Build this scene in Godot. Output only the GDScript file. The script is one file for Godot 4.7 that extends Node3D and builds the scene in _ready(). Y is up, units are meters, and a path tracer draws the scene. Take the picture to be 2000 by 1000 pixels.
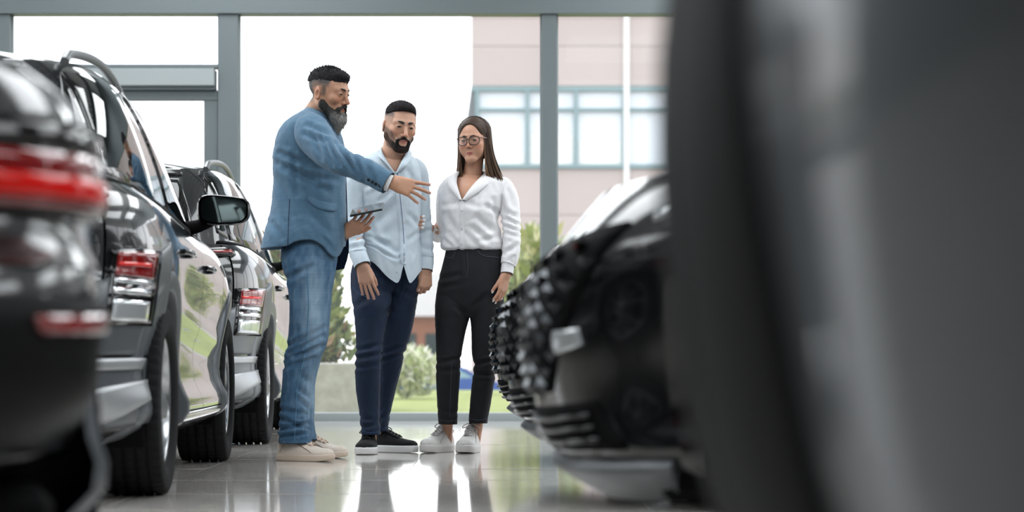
extends Node3D
# A car showroom seen from half a metre above the floor. x right, y up, -z away from the camera, metres.
const FOCAL := 4540.0     # focal length in pixels of the 2000x1000 frame
const EYE := 0.51         # height of the lens above the floor
const HORIZON := 690.0    # image row of the horizon

var rng := RandomNumberGenerator.new()
var used_names := {}
var noise := FastNoiseLite.new()

func at(px: float, py: float, d: float) -> Vector3:
	return Vector3((px - 1000.0) * d / FOCAL, EYE + (HORIZON - py) * d / FOCAL, -d)

# ---------------------------------------------------------------- mesh data
class Shape:
	var v := PackedVector3Array()
	var uv := PackedVector2Array()
	var col := PackedColorArray()
	var idx := PackedInt32Array()
	func vert(p: Vector3, t := Vector2.ZERO, c := Color.WHITE) -> int:
		v.append(p); uv.append(t); col.append(c)
		return v.size() - 1
	func tri(a: int, b: int, c: int) -> void:
		idx.append(a); idx.append(b); idx.append(c)
	func quad(a: int, b: int, c: int, d: int) -> void:
		idx.append(a); idx.append(b); idx.append(c)
		idx.append(a); idx.append(c); idx.append(d)
	func face(pts: Array) -> void:
		var f := v.size()
		for p in pts: vert(p, Vector2(p.x, p.y))
		for i in range(1, pts.size() - 1): tri(f, f + i, f + i + 1)
	func grid(rows: Array, close_u := false, uvs := [], cols := []) -> int:
		# rows: Array of PackedVector3Array, all of one length
		var f := v.size()
		var n: int = rows[0].size()
		for j in rows.size():
			for i in n:
				vert(rows[j][i], uvs[j][i] if uvs else Vector2(float(i) / (n - 1), float(j) / maxi(1, rows.size() - 1)), cols[j][i] if cols else Color.WHITE)
		for j in rows.size() - 1:
			for i in (n if close_u else n - 1):
				var k := (i + 1) % n
				quad(f + j * n + i, f + j * n + k, f + (j + 1) * n + k, f + (j + 1) * n + i)
		return f
	func fan(ring: PackedVector3Array, c := Color.WHITE) -> void:
		var m := Vector3.ZERO
		for p in ring: m += p
		m /= ring.size()
		var k := vert(m, Vector2.ZERO, c)
		var f := v.size()
		for p in ring: vert(p, Vector2.ZERO, c)
		for i in ring.size(): tri(k, f + i, f + (i + 1) % ring.size())
	func box(c: Vector3, s: Vector3, bevel := 0.0, b := Basis.IDENTITY) -> void:
		var h := s / 2.0
		var e := minf(bevel, minf(h.x, minf(h.y, h.z)) * 0.95)
		var q := {}
		var corner := func(sx: int, sy: int, sz: int, axis: int) -> Vector3:
			var p := Vector3(sx * h.x, sy * h.y, sz * h.z)
			if axis != 0: p.x -= sx * e
			if axis != 1: p.y -= sy * e
			if axis != 2: p.z -= sz * e
			return c + b * p
		var g := [-1, 1]
		for s1 in g:
			face([corner.call(s1, -1, -1, 0), corner.call(s1, s1, -s1, 0), corner.call(s1, 1, 1, 0), corner.call(s1, -s1, s1, 0)])
			face([corner.call(-1, s1, -1, 1), corner.call(-s1, s1, s1, 1), corner.call(1, s1, 1, 1), corner.call(s1, s1, -s1, 1)])
			face([corner.call(-1, -1, s1, 2), corner.call(s1, -s1, s1, 2), corner.call(1, 1, s1, 2), corner.call(-s1, s1, s1, 2)])
		if e > 0.0:
			for s1 in g:
				for s2 in g:
					var t: int = s1 * s2
					var w1 := [corner.call(s1, s2, -t, 0), corner.call(s1, s2, t, 0), corner.call(s1, s2, t, 1), corner.call(s1, s2, -t, 1)]
					face(w1)
					var w2 := [corner.call(-t, s1, s2, 1), corner.call(t, s1, s2, 1), corner.call(t, s1, s2, 2), corner.call(-t, s1, s2, 2)]
					face(w2)
					var w3 := [corner.call(s2, -t, s1, 2), corner.call(s2, t, s1, 2), corner.call(s2, t, s1, 0), corner.call(s2, -t, s1, 0)]
					face(w3)
					for s3 in g:
						face([corner.call(s1, s2, s3, 0), corner.call(s1, s2, s3, 1), corner.call(s1, s2, s3, 2)] if t * s3 > 0 else [corner.call(s1, s2, s3, 0), corner.call(s1, s2, s3, 2), corner.call(s1, s2, s3, 1)])
	func tube(path: Array, r, sides := 8, closed := false, caps := true, ref := Vector3.ZERO) -> void:
		# path of Vector3; r a number or an Array of radii
		var rows := []
		var n := path.size()
		var side := Vector3.ZERO
		for i in n:
			var t: Vector3 = ((path[(i + 1) % n] - path[(i - 1 + n) % n]) if closed else (path[mini(i + 1, n - 1)] - path[maxi(i - 1, 0)])).normalized()
			if side == Vector3.ZERO:
				side = (ref if ref != Vector3.ZERO else (Vector3.UP if absf(t.y) < 0.8 else Vector3.RIGHT)).cross(t).normalized()
			else:
				side = (side - t * side.dot(t)).normalized()
			var up := t.cross(side)
			var ring := PackedVector3Array()
			var rad: float = r[i] if r is Array else r
			for k in sides:
				var a := TAU * k / sides
				ring.append(path[i] + (side * cos(a) + up * sin(a)) * rad)
			rows.append(ring)
		if closed: rows.append(rows[0])
		grid(rows, true)
		if caps and not closed:
			fan(rows[0]); fan(rows[n - 1])
	func lathe(profile: Array, segs: int, origin: Vector3, axis_basis: Basis) -> void:
		# profile of Vector2(radius, along); axis is basis.y
		var rows := []
		for p in profile:
			var ring := PackedVector3Array()
			for k in segs:
				var a := TAU * k / segs
				ring.append(origin + axis_basis * Vector3(cos(a) * p.x, p.y, sin(a) * p.x))
			rows.append(ring)
		grid(rows, true)
	func add(o: Shape, t := Transform3D.IDENTITY) -> void:
		var f := v.size()
		for i in o.v.size():
			v.append(t * o.v[i])
		uv.append_array(o.uv); col.append_array(o.col)
		for i in o.idx: idx.append(f + i)
	func flip() -> void:
		for i in range(0, idx.size(), 3):
			var k := idx[i + 1]
			idx[i + 1] = idx[i + 2]
			idx[i + 2] = k
	func normals() -> PackedVector3Array:
		var n := PackedVector3Array()
		n.resize(v.size())
		for i in range(0, idx.size(), 3):
			var a := idx[i]
			var b := idx[i + 1]
			var c := idx[i + 2]
			var f := (v[c] - v[a]).cross(v[b] - v[a])
			n[a] += f; n[b] += f; n[c] += f
		for i in n.size(): n[i] = n[i].normalized() if n[i].length_squared() > 1e-20 else Vector3.UP
		return n
	func orient(hint: Vector3) -> void:
		var s := 0.0
		for i in range(0, idx.size(), 3):
			var a := v[idx[i]]
			var b := v[idx[i + 1]]
			var c := v[idx[i + 2]]
			s += (c - a).cross(b - a).dot((a + b + c) / 3.0 - hint)
		if s < 0.0: flip()
	func mesh(hint = null, smooth := true) -> ArrayMesh:
		if hint != null: orient(hint)
		var arr := []
		arr.resize(Mesh.ARRAY_MAX)
		if smooth:
			arr[Mesh.ARRAY_VERTEX] = v
			arr[Mesh.ARRAY_NORMAL] = normals()
			arr[Mesh.ARRAY_TEX_UV] = uv
			arr[Mesh.ARRAY_COLOR] = col
			arr[Mesh.ARRAY_INDEX] = idx
		else:
			var fv := PackedVector3Array()
			var fn := PackedVector3Array()
			var fu := PackedVector2Array()
			var fc := PackedColorArray()
			for i in range(0, idx.size(), 3):
				var f := (v[idx[i + 2]] - v[idx[i]]).cross(v[idx[i + 1]] - v[idx[i]]).normalized()
				for k in 3:
					fv.append(v[idx[i + k]]); fn.append(f); fu.append(uv[idx[i + k]]); fc.append(col[idx[i + k]])
			arr[Mesh.ARRAY_VERTEX] = fv
			arr[Mesh.ARRAY_NORMAL] = fn
			arr[Mesh.ARRAY_TEX_UV] = fu
			arr[Mesh.ARRAY_COLOR] = fc
		var m := ArrayMesh.new()
		m.add_surface_from_arrays(Mesh.PRIMITIVE_TRIANGLES, arr)
		return m

# ---------------------------------------------------------------- nodes
func numbered(called: String) -> String:
	var n: int = used_names.get(called, 0)
	used_names[called] = n + 1
	return called if n == 0 else "%s_%03d" % [called, n]

func obj(called: String, s, m: Material, parent: Node = self, hint = null, smooth := true) -> MeshInstance3D:
	var o := MeshInstance3D.new()
	o.name = numbered(called) if parent == self else called
	o.mesh = s.mesh(hint, smooth) if s is Shape else s
	o.material_override = m
	parent.add_child(o, true)
	return o

func thing(called: String, label: String, category: String, where := Vector3.ZERO, group := "") -> Node3D:
	var o := Node3D.new()
	o.name = numbered(called)
	o.position = where
	add_child(o)
	tag(o, label, category, group)
	return o

func tag(o: Node, label := "", category := "", group := "", kind := "") -> Node:
	if label: o.set_meta("label", label)
	if category: o.set_meta("category", category)
	if group: o.set_meta("group", group)
	if kind: o.set_meta("kind", kind)
	return o

func structure(called: String, s, m: Material, parent: Node = self) -> MeshInstance3D:
	var o := obj(called, s, m, parent)
	if parent == self: o.set_meta("kind", "structure")
	return o

func bx(c: Vector3, s: Vector3, bevel := 0.0, b := Basis.IDENTITY) -> Shape:
	var q := Shape.new()
	q.box(c, s, bevel, b)
	q.orient(c)
	return q

func span(lo: Vector3, hi: Vector3, bevel := 0.0) -> Shape:
	return bx((lo + hi) / 2.0, hi - lo, bevel)

# ---------------------------------------------------------------- materials
func mat(c: Color, rough := 0.6, metal := 0.0, more := {}) -> StandardMaterial3D:
	var m := StandardMaterial3D.new()
	m.albedo_color = c
	m.roughness = rough
	m.metallic = metal
	for k in more: m.set(k, more[k])
	return m

func pane(c: Color, alpha: float) -> StandardMaterial3D:
	var m := mat(Color(c, alpha), 0.0)
	m.transparency = BaseMaterial3D.TRANSPARENCY_ALPHA
	return m

func paint(c: Color, metal: float, rough: float) -> StandardMaterial3D:
	var m := mat(c, rough, metal)
	m.clearcoat_enabled = true
	m.clearcoat = 1.0
	m.clearcoat_roughness = 0.02
	return m

func noise_tex(freq: float, ramp: Array, size := 256, oct := 4, sd := 1) -> NoiseTexture2D:
	var n := FastNoiseLite.new()
	n.seed = sd
	n.frequency = freq
	n.fractal_octaves = oct
	var t := NoiseTexture2D.new()
	t.width = size
	t.height = size
	t.seamless = true
	t.noise = n
	if ramp:
		var g := Gradient.new()
		g.offsets = PackedFloat32Array([0.0, 1.0])
		g.colors = PackedColorArray([ramp[0], ramp[1]])
		t.color_ramp = g
	return t

func lut(table: Array, x: float) -> float:
	# piecewise smooth interpolation through [[x, y], ...]
	var n := table.size()
	if x <= table[0][0]: return table[0][1]
	if x >= table[n - 1][0]: return table[n - 1][1]
	for i in n - 1:
		if x <= table[i + 1][0]:
			var p0: float = table[maxi(i - 1, 0)][1]
			var p1: float = table[i][1]
			var p2: float = table[i + 1][1]
			var p3: float = table[mini(i + 2, n - 1)][1]
			var x0: float = table[maxi(i - 1, 0)][0]
			var x1: float = table[i][0]
			var x2: float = table[i + 1][0]
			var x3: float = table[mini(i + 2, n - 1)][0]
			var h := x2 - x1
			var t := (x - x1) / h
			var m1 := (p2 - p0) / (x2 - x0) * h
			var m2 := (p3 - p1) / (x3 - x1) * h
			var t2 := t * t
			var t3 := t2 * t
			return (2 * t3 - 3 * t2 + 1) * p1 + (t3 - 2 * t2 + t) * m1 + (-2 * t3 + 3 * t2) * p2 + (t3 - t2) * m2
	return table[n - 1][1]
func _ready() -> void:
	rng.seed = 7
	noise.seed = 3
	noise.frequency = 1.0
	setup_view()
	build_room()
	build_outside()
	build_cars()
	build_people()

func setup_view() -> void:
	var cam := Camera3D.new()
	cam.name = "camera"
	add_child(cam)
	cam.position = Vector3(0, EYE, 0)
	var phys := CameraAttributesPhysical.new()
	phys.frustum_near = 0.1
	phys.frustum_far = 400.0
	phys.frustum_focal_length = 85.0
	phys.frustum_focus_distance = 11.5
	phys.exposure_aperture = 2.8
	cam.attributes = phys
	cam.projection = Camera3D.PROJECTION_FRUSTUM
	cam.near = 0.1
	cam.far = 400.0
	cam.size = 2.0 * cam.near * 500.0 / FOCAL
	cam.frustum_offset = Vector2(0.0, cam.near * (HORIZON - 500.0) / FOCAL)
	cam.current = true
	var env := Environment.new()
	env.background_mode = Environment.BG_SKY
	var sm := ProceduralSkyMaterial.new()
	sm.sky_top_color = Color(0.93, 0.96, 1.0)
	sm.sky_horizon_color = Color(1.0, 1.0, 1.0)
	sm.ground_bottom_color = Color(0.5, 0.5, 0.48)
	sm.ground_horizon_color = Color(0.8, 0.8, 0.8)
	sm.sky_energy_multiplier = 1.0
	sm.sun_angle_max = 1.0
	var sky := Sky.new()
	sky.sky_material = sm
	env.sky = sky
	env.background_energy_multiplier = 3.0
	env.tonemap_mode = Environment.TONE_MAPPER_LINEAR
	env.tonemap_exposure = 1.0
	env.sdfgi_enabled = true
	env.ssao_enabled = true
	env.ssil_enabled = true
	var we := WorldEnvironment.new()
	we.name = "world_environment"
	we.environment = env
	add_child(we)
# ---------------------------------------------------------------- room
const WALL_Z := -17.54
const ROOM_L := -9.0
const ROOM_R := 9.0
const ROOM_BACK := 7.0
const ROOM_H := 4.6

func build_room() -> void:
	var alu := mat(Color(0.40, 0.435, 0.445), 0.42, 0.25)
	var alu_light := mat(Color(0.58, 0.61, 0.615), 0.45, 0.15)
	var gasket := mat(Color(0.06, 0.06, 0.065), 0.6)
	var glass := pane(Color(0.9, 0.97, 0.95), 0.03)
	glass.metallic_specular = 0.12
	var plaster := mat(Color(0.86, 0.86, 0.85), 0.85, 0.0, {"albedo_texture": noise_tex(0.01, [Color(0.95, 0.95, 0.95), Color(1, 1, 1)]), "uv1_triplanar": true})
	var dark_wall := mat(Color(0.30, 0.31, 0.32), 0.8)
	var stone_noise := noise_tex(0.012, [Color(0.86, 0.85, 0.84), Color(1, 1, 1)], 512, 5)
	var tiles := []
	for k in 3:
		tiles.append(mat([Color(0.845, 0.83, 0.81), Color(0.86, 0.845, 0.825), Color(0.835, 0.82, 0.80)][k], 0.07, 0.0, {"albedo_texture": stone_noise, "uv1_triplanar": true, "uv1_world_triplanar": true, "uv1_scale": Vector3(0.7, 0.7, 0.7), "metallic_specular": 0.70}))
	var grout := mat(Color(0.40, 0.39, 0.375), 0.5)
	# floor: a slab, and polished tiles where the camera sees them
	var floor_o := structure("floor", span(Vector3(ROOM_L - 0.2, -0.30, WALL_Z - 0.1), Vector3(ROOM_R + 0.2, -0.012, ROOM_BACK + 0.2)), grout)
	var size := 0.9
	var tile_shapes := []
	for k in 6:
		var tl := Basis.from_euler(Vector3(rng.randf_range(-1, 1) * 0.0011, 0, rng.randf_range(-1, 1) * 0.0011))
		var s := Shape.new()
		var h := size / 2.0 - 0.0012
		s.face([tl * Vector3(-h, 0, -h), tl * Vector3(h, 0, -h), tl * Vector3(h, 0, h), tl * Vector3(-h, 0, h)])
		for e in [[-1, -1, 1, -1], [1, -1, 1, 1], [1, 1, -1, 1], [-1, 1, -1, -1]]:
			var a := Vector3(e[0] * h, 0, e[1] * h)
			var b := Vector3(e[2] * h, 0, e[3] * h)
			s.face([tl * b, tl * a, tl * a + Vector3(0, -0.012, 0), tl * b + Vector3(0, -0.012, 0)])
		s.orient(Vector3(0, -0.006, 0))
		tile_shapes.append(s.mesh())
	for i in 15:
		for j in 19:
			var o := MeshInstance3D.new()
			o.name = "tile"
			o.mesh = tile_shapes[rng.randi() % 6]
			o.material_override = tiles[rng.randi() % 3]
			o.position = Vector3(-6.3 + i * size, 0, WALL_Z + 0.10 + size / 2 + j * size)
			floor_o.add_child(o, true)
	var rest := Shape.new()
	for r in [[ROOM_L, -6.75, WALL_Z, ROOM_BACK], [6.75, ROOM_R, WALL_Z, ROOM_BACK], [-6.75, 6.75, WALL_Z + 0.1 + 19 * size, ROOM_BACK]]:
		rest.add(span(Vector3(r[0], -0.012, r[2]), Vector3(r[1], 0.0, r[3])))
	obj("floor_border", rest, tiles[0], floor_o)
	# ceiling: corrugated deck on beams
	var deck := Shape.new()
	var rows := [PackedVector3Array(), PackedVector3Array()]
	var x := ROOM_L - 0.2
	while x < ROOM_R + 0.2:
		for q in [[0.0, 0.0], [0.14, 0.0], [0.17, 0.09], [0.27, 0.09], [0.30, 0.0]]:
			rows[0].append(Vector3(x + q[0], ROOM_H + q[1], WALL_Z - 0.2))
			rows[1].append(Vector3(x + q[0], ROOM_H + q[1], ROOM_BACK + 0.2))
		x += 0.3
	deck.grid(rows)
	var ceiling := structure("ceiling", span(Vector3(ROOM_L - 0.2, ROOM_H + 0.12, WALL_Z - 0.2), Vector3(ROOM_R + 0.2, ROOM_H + 0.35, ROOM_BACK + 0.2)), plaster)
	obj("corrugated_deck", deck, mat(Color(0.80, 0.81, 0.82), 0.5, 0.1), ceiling, Vector3(0, 20, -5))
	for z in [-14.5, -10.0, -5.5, -1.0, 3.5]:
		obj("beam", span(Vector3(ROOM_L, ROOM_H - 0.32, z - 0.08), Vector3(ROOM_R, ROOM_H, z + 0.08)), alu, ceiling)
	# solid walls
	structure("wall_back", span(Vector3(ROOM_L - 0.2, -0.012, ROOM_BACK), Vector3(ROOM_R + 0.2, ROOM_H + 0.12, ROOM_BACK + 0.2)), dark_wall)
	var wl := structure("wall_left", span(Vector3(ROOM_L - 0.2, 3.3, WALL_Z), Vector3(ROOM_L, ROOM_H + 0.12, ROOM_BACK)), plaster)
	obj("wall_end", span(Vector3(ROOM_L - 0.2, -0.012, -6.0), Vector3(ROOM_L, 3.3, ROOM_BACK)), dark_wall, wl)
	var wr := structure("wall_right", span(Vector3(ROOM_R, 3.3, WALL_Z), Vector3(ROOM_R + 0.2, ROOM_H + 0.12, ROOM_BACK)), plaster)
	obj("wall_end", span(Vector3(ROOM_R, -0.012, -6.0), Vector3(ROOM_R + 0.2, 3.3, ROOM_BACK)), dark_wall, wr)
	# glazed front
	var yb := 0.062
	var yt := 3.06
	var front := structure("wall_front", span(Vector3(ROOM_L - 0.2, yt + 0.26, WALL_Z - 0.12), Vector3(ROOM_R + 0.2, ROOM_H + 0.12, WALL_Z + 0.06)), alu)
	obj("transom_beam", span(Vector3(ROOM_L, yt, WALL_Z - 0.08), Vector3(ROOM_R, yt + 0.27, WALL_Z + 0.10), 0.004), alu, front)
	obj("bottom_rail", span(Vector3(ROOM_L, -0.012, WALL_Z - 0.08), Vector3(ROOM_R, yb, WALL_Z + 0.03), 0.004), alu_light, front)
	var posts := [[-8.75, 0.12], [-6.35, 0.12], [-3.84, 0.13], [-2.135, 0.15], [0.280, 0.114], [2.7, 0.114], [5.1, 0.114], [7.5, 0.114]]
	for p in posts:
		obj("post", span(Vector3(p[0] - p[1] / 2, yb, WALL_Z - 0.08), Vector3(p[0] + p[1] / 2, yt, WALL_Z + 0.07), 0.004), alu, front)
		obj("glazing_bead", span(Vector3(p[0] - p[1] / 2 - 0.012, yb, WALL_Z - 0.03), Vector3(p[0] + p[1] / 2 + 0.012, yt, WALL_Z - 0.005)), alu_light, front)
	for i in posts.size() - 1:
		if i == 2: continue
		var a: float = posts[i][0] + posts[i][1] / 2
		var b: float = posts[i + 1][0] - posts[i + 1][1] / 2
		var w := structure("window_%d" % (i + 1), span(Vector3(a, yb, WALL_Z - 0.020), Vector3(b, yt, WALL_Z - 0.014)), glass)
		w.set_meta("label", "tall clear showroom window pane between grey posts")
	# the door bay: transom pane, header box, door leaf
	var dl := -3.84 + 0.065
	var dr := -2.135 - 0.075
	var tw := structure("window_3", span(Vector3(dl, 2.70, WALL_Z - 0.020), Vector3(dr, yt, WALL_Z - 0.014)), glass)
	obj("window_bar", span(Vector3(dl, 2.655, WALL_Z - 0.06), Vector3(dr, 2.685, WALL_Z + 0.05), 0.003), alu, tw)
	obj("header_box", span(Vector3(dl, 2.515, WALL_Z - 0.04), Vector3(dr - 0.02, 2.645, WALL_Z + 0.14), 0.006), alu_light, tw)
	obj("header_lip", span(Vector3(dl, 2.49, WALL_Z - 0.04), Vector3(dr - 0.02, 2.515, WALL_Z + 0.09), 0.003), alu, tw)
	var door := structure("door_1", span(Vector3(dl + 0.02, 0.09, WALL_Z - 0.012), Vector3(dr - 0.11, 2.42, WALL_Z - 0.006)), glass)
	obj("top_rail", span(Vector3(dl + 0.02, 2.415, WALL_Z - 0.04), Vector3(dr - 0.005, 2.49, WALL_Z + 0.03), 0.004), alu, door)
	obj("stile", span(Vector3(dr - 0.112, 0.03, WALL_Z - 0.04), Vector3(dr - 0.005, 2.415, WALL_Z + 0.03), 0.004), alu, door)
	obj("stile", span(Vector3(dl + 0.005, 0.03, WALL_Z - 0.04), Vector3(dl + 0.1, 2.415, WALL_Z + 0.03), 0.004), alu, door)
	obj("bottom_rail", span(Vector3(dl + 0.1, 0.065, WALL_Z - 0.04), Vector3(dr - 0.112, 0.16, WALL_Z + 0.03), 0.004), alu, door)
	# glazed sides
	for side in [-1, 1]:
		var wx := ROOM_L if side < 0 else ROOM_R
		var z0 := -6.0
		var n := 6
		for i in n:
			var za := lerpf(WALL_Z + 0.1, z0, float(i) / n)
			var zb := lerpf(WALL_Z + 0.1, z0, float(i + 1) / n)
			var w := structure("window_%d" % (20 + (side + 1) * 5 + i), span(Vector3(wx - 0.003, 0.1, za + 0.06), Vector3(wx + 0.003, 3.3, zb - 0.06)), glass)
			w.set_meta("label", "clear side window pane of the showroom")
			obj("frame", span(Vector3(wx - 0.07, 0.0, zb - 0.06), Vector3(wx + 0.07, 3.3, zb + 0.06), 0.004), alu, w)
			obj("sill", span(Vector3(wx - 0.07, 0.0, za), Vector3(wx + 0.07, 0.1, zb), 0.004), alu, w)
	# linear ceiling lamps
	var lamp_mat := mat(Color(1, 1, 1), 0.5, 0.0, {"emission_enabled": true, "emission": Color(0.965, 0.985, 1.0), "emission_energy_multiplier": 1.6})
	for lx in [-6.5, -2.3, 1.9, 6.1]:
		for lz in [-15.6, -11.4, -7.0, -2.6]:
			var t := thing("ceiling_lamp", "square white panel lamp hanging under the ceiling deck", "lamp", Vector3(lx, ROOM_H - 0.42, lz), "panel lamps under the ceiling")
			obj("housing", span(Vector3(-1.27, 0.03, -1.27), Vector3(1.27, 0.09, 1.27), 0.01), alu_light, t)
			obj("diffuser", span(Vector3(-1.25, 0.0, -1.25), Vector3(1.25, 0.029, 1.25), 0.01), lamp_mat, t)
			for hz in [-0.7, 0.7]:
				var wire := Shape.new()
				wire.tube([Vector3(0, 0.09, hz), Vector3(0, 0.45, hz)], 0.004, 6)
				obj("hanger", wire, alu, t, Vector3(0, 0.2, hz))
			var l := AreaLight3D.new()
			l.name = "lamp_light"
			l.area_size = Vector2(2.46, 2.46)
			l.light_color = Color(0.965, 0.985, 1.0)
			l.light_energy = LAMP_ENERGY
			l.area_normalize_energy = true
			l.shadow_enabled = true
			l.area_range = 40.0
			t.add_child(l)
			l.position = Vector3(0, -0.004, 0)
			l.rotation.x = -PI / 2
const LAMP_ENERGY := 7.2
# ---------------------------------------------------------------- outside the glass
func leaf_cloud(count: int, pick: Callable, leaf: Mesh, tones: Array, m: Material, parent: Node, called: String, size: Vector2) -> void:
	var mm := MultiMesh.new()
	mm.transform_format = MultiMesh.TRANSFORM_3D
	mm.use_colors = true
	mm.mesh = leaf
	mm.instance_count = count
	for i in count:
		var p: Vector3 = pick.call()
		var b := Basis.from_euler(Vector3(rng.randf_range(-1.2, 1.2), rng.randf() * TAU, rng.randf_range(-0.8, 0.8))).scaled(Vector3.ONE * rng.randf_range(size.x, size.y))
		mm.set_instance_transform(i, Transform3D(b, p))
		var c: Color = tones[rng.randi() % tones.size()]
		mm.set_instance_color(i, c.lightened(rng.randf() * 0.15))
	var o := MultiMeshInstance3D.new()
	o.name = called
	o.multimesh = mm
	o.material_override = m
	o.set_meta("kind", "stuff")
	parent.add_child(o, true)

func build_outside() -> void:
	var paving := mat(Color(0.66, 0.64, 0.61), 0.9, 0.0, {"albedo_texture": noise_tex(0.02, [Color(0.85, 0.85, 0.85), Color(1, 1, 1)]), "uv1_triplanar": true, "uv1_world_triplanar": true, "uv1_scale": Vector3(0.3, 0.3, 0.3)})
	var grass_m := mat(Color(0.62, 0.64, 0.36), 0.95, 0.0, {"albedo_texture": noise_tex(0.03, [Color(0.72, 0.74, 0.6), Color(1, 1, 1)]), "uv1_triplanar": true, "uv1_world_triplanar": true, "uv1_scale": Vector3(0.5, 0.5, 0.5)})
	structure("ground_outside", span(Vector3(-120, -1.4, -34.5), Vector3(120, -0.05, 60)), paving)
	structure("road_outside", span(Vector3(-140, -1.4, -200), Vector3(140, -0.95, -34.5)), paving)
	structure("path_outside", span(Vector3(-40, -0.05, -18.9), Vector3(40, -0.03, WALL_Z - 0.09)), paving)
	structure("lawn", span(Vector3(-60, -0.05, -33.5), Vector3(60, -0.02, -18.9)), grass_m)
	# concrete planter in front of the glass
	var conc := mat(Color(0.74, 0.72, 0.69), 0.85, 0.0, {"albedo_texture": noise_tex(0.03, [Color(0.86, 0.85, 0.84), Color(1, 1, 1)]), "uv1_triplanar": true})
	var pl := thing("concrete_planter", "long pale concrete planter wall outside below the leafy shrubs", "planter", Vector3(-3.6, -0.03, -20.8))
	obj("wall", span(Vector3(-4.5, 0, -0.12), Vector3(2.40, 0.455, 0.12), 0.012), conc, pl)
	obj("wall", span(Vector3(2.16, 0, -1.4), Vector3(2.40, 0.455, -0.121), 0.012), conc, pl)
	obj("soil", span(Vector3(-4.5, 0.20, -1.4), Vector3(2.159, 0.30, -0.121)), mat(Color(0.25, 0.19, 0.14), 1.0), pl)
	# shrubs
	var leaf := Shape.new()
	leaf.face([Vector3(0, 0, 0), Vector3(0.025, 0.05, 0.012), Vector3(0, 0.12, 0), Vector3(-0.025, 0.05, 0.012)])
	var leaf_mesh := leaf.mesh()
	var leaf_m := mat(Color(1, 1, 1), 0.7, 0.0, {"vertex_color_use_as_albedo": true, "backlight_enabled": true, "backlight": Color(0.35, 0.4, 0.2)})
	var bark := mat(Color(0.36, 0.22, 0.13), 0.9)
	var greens := [Color(0.24, 0.28, 0.07), Color(0.13, 0.17, 0.04), Color(0.36, 0.38, 0.11), Color(0.45, 0.44, 0.16), Color(0.07, 0.10, 0.025), Color(0.40, 0.18, 0.06)]
	var spots := [[-2.30, -21.75, 1.15, 0.38], [-1.80, -21.75, 1.20, 0.34], [-2.95, -21.75, 1.0, 0.40], [-3.7, -21.75, 0.95, 0.40], [-4.5, -21.75, 1.0, 0.40], [-5.3, -21.78, 0.95, 0.34]]
	var shrub_labels := ["green conifer shrub with a reddish stem above the planter's middle", "leafy conifer shrub at the planter's open end", "wide green shrub in the planter behind the bearded man in jeans", "rounded green shrub in the planter beside the glass door", "green shrub in the planter seen through the door glass", "green shrub at the planter's far closed end"]
	for k in spots.size():
		var s: Array = spots[k]
		var t := thing("conifer_shrub", shrub_labels[k], "shrub", Vector3(s[0], 0.272, s[1]), "shrubs in the concrete planter")
		for q in 4:
			var st := Shape.new()
			var a := rng.randf() * TAU
			st.tube([Vector3(0, 0.0, 0), Vector3(cos(a) * 0.05, s[2] * 0.4, sin(a) * 0.05), Vector3(cos(a) * 0.14, s[2] * 0.8, sin(a) * 0.14)], [0.022, 0.016, 0.006], 6)
			obj("stem", st, bark, t, Vector3(0, s[2] * 0.4, 0))
		leaf_cloud(3000, func() -> Vector3:
			var h := rng.randf()
			var r: float = s[3] * sqrt(rng.randf()) * (1.05 - h * 0.75)
			var a := rng.randf() * TAU
			var lump := 0.75 + 0.35 * sin(a * 3.0 + h * 9.0 + k)
			return Vector3(cos(a) * r * lump, 0.13 + h * s[2], sin(a) * r * lump), leaf_mesh, greens, leaf_m, t, "foliage", Vector2(0.7, 1.5))
	# pampas clump and bushes on the lawn
	var pale := [Color(0.62, 0.58, 0.46), Color(0.75, 0.72, 0.62), Color(0.42, 0.46, 0.22), Color(0.50, 0.52, 0.30)]
	var pg := thing("flowering_bush", "pale flowering bush on the lawn outside behind the standing men", "bush", Vector3(-1.22, -0.03, -27.0))
	leaf_cloud(1400, func() -> Vector3:
		var d := Vector3(rng.randfn(), rng.randfn(), rng.randfn()).normalized() * pow(rng.randf(), 0.4)
		return Vector3(d.x * 0.42, 0.30 + d.y * 0.30, d.z * 0.4), leaf_mesh, pale, leaf_m, pg, "foliage", Vector2(0.6, 1.2))
	var hb := [[0.32, -30.0, 1.05, 1.0, "yellow-green bush outside behind the woman in white"], [3.4, -29.0, 1.3, 1.5, "wide green bush outside behind the black grille cars"], [6.4, -27.0, 1.6, 1.6, "big green bush on the lawn beyond the last posts"], [-8.5, -25.0, 1.5, 1.7, "big dark green bush on the lawn outside by the glass door"]]
	for s in hb:
		var t := thing("bush", s[4], "bush", Vector3(s[0], -0.03, s[1]), "bushes on the lawn")
		leaf_cloud(1600, func() -> Vector3:
			var d := Vector3(rng.randfn(), rng.randfn(), rng.randfn()).normalized() * pow(rng.randf(), 0.4)
			return Vector3(d.x * s[3] * 0.55, s[2] + d.y * s[2], d.z * 0.7), leaf_mesh, [Color(0.30, 0.33, 0.09), Color(0.44, 0.42, 0.15), Color(0.20, 0.25, 0.06), Color(0.52, 0.47, 0.22)], leaf_m, t, "foliage", Vector2(1.4, 2.8))
	# parked blue car far off
	var bc := thing("parked_car", "blue car parked across the lawn, its windscreen pale with sky", "car", Vector3(-2.15, -0.95, -46.0))
	var body := Shape.new()
	var prof := [[-2.1, 0.35], [-2.1, 0.72], [-1.2, 0.88], [-0.45, 1.32], [0.9, 1.36], [1.6, 0.95], [2.1, 0.85], [2.1, 0.35]]
	var ra := PackedVector3Array()
	var rb := PackedVector3Array()
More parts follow.
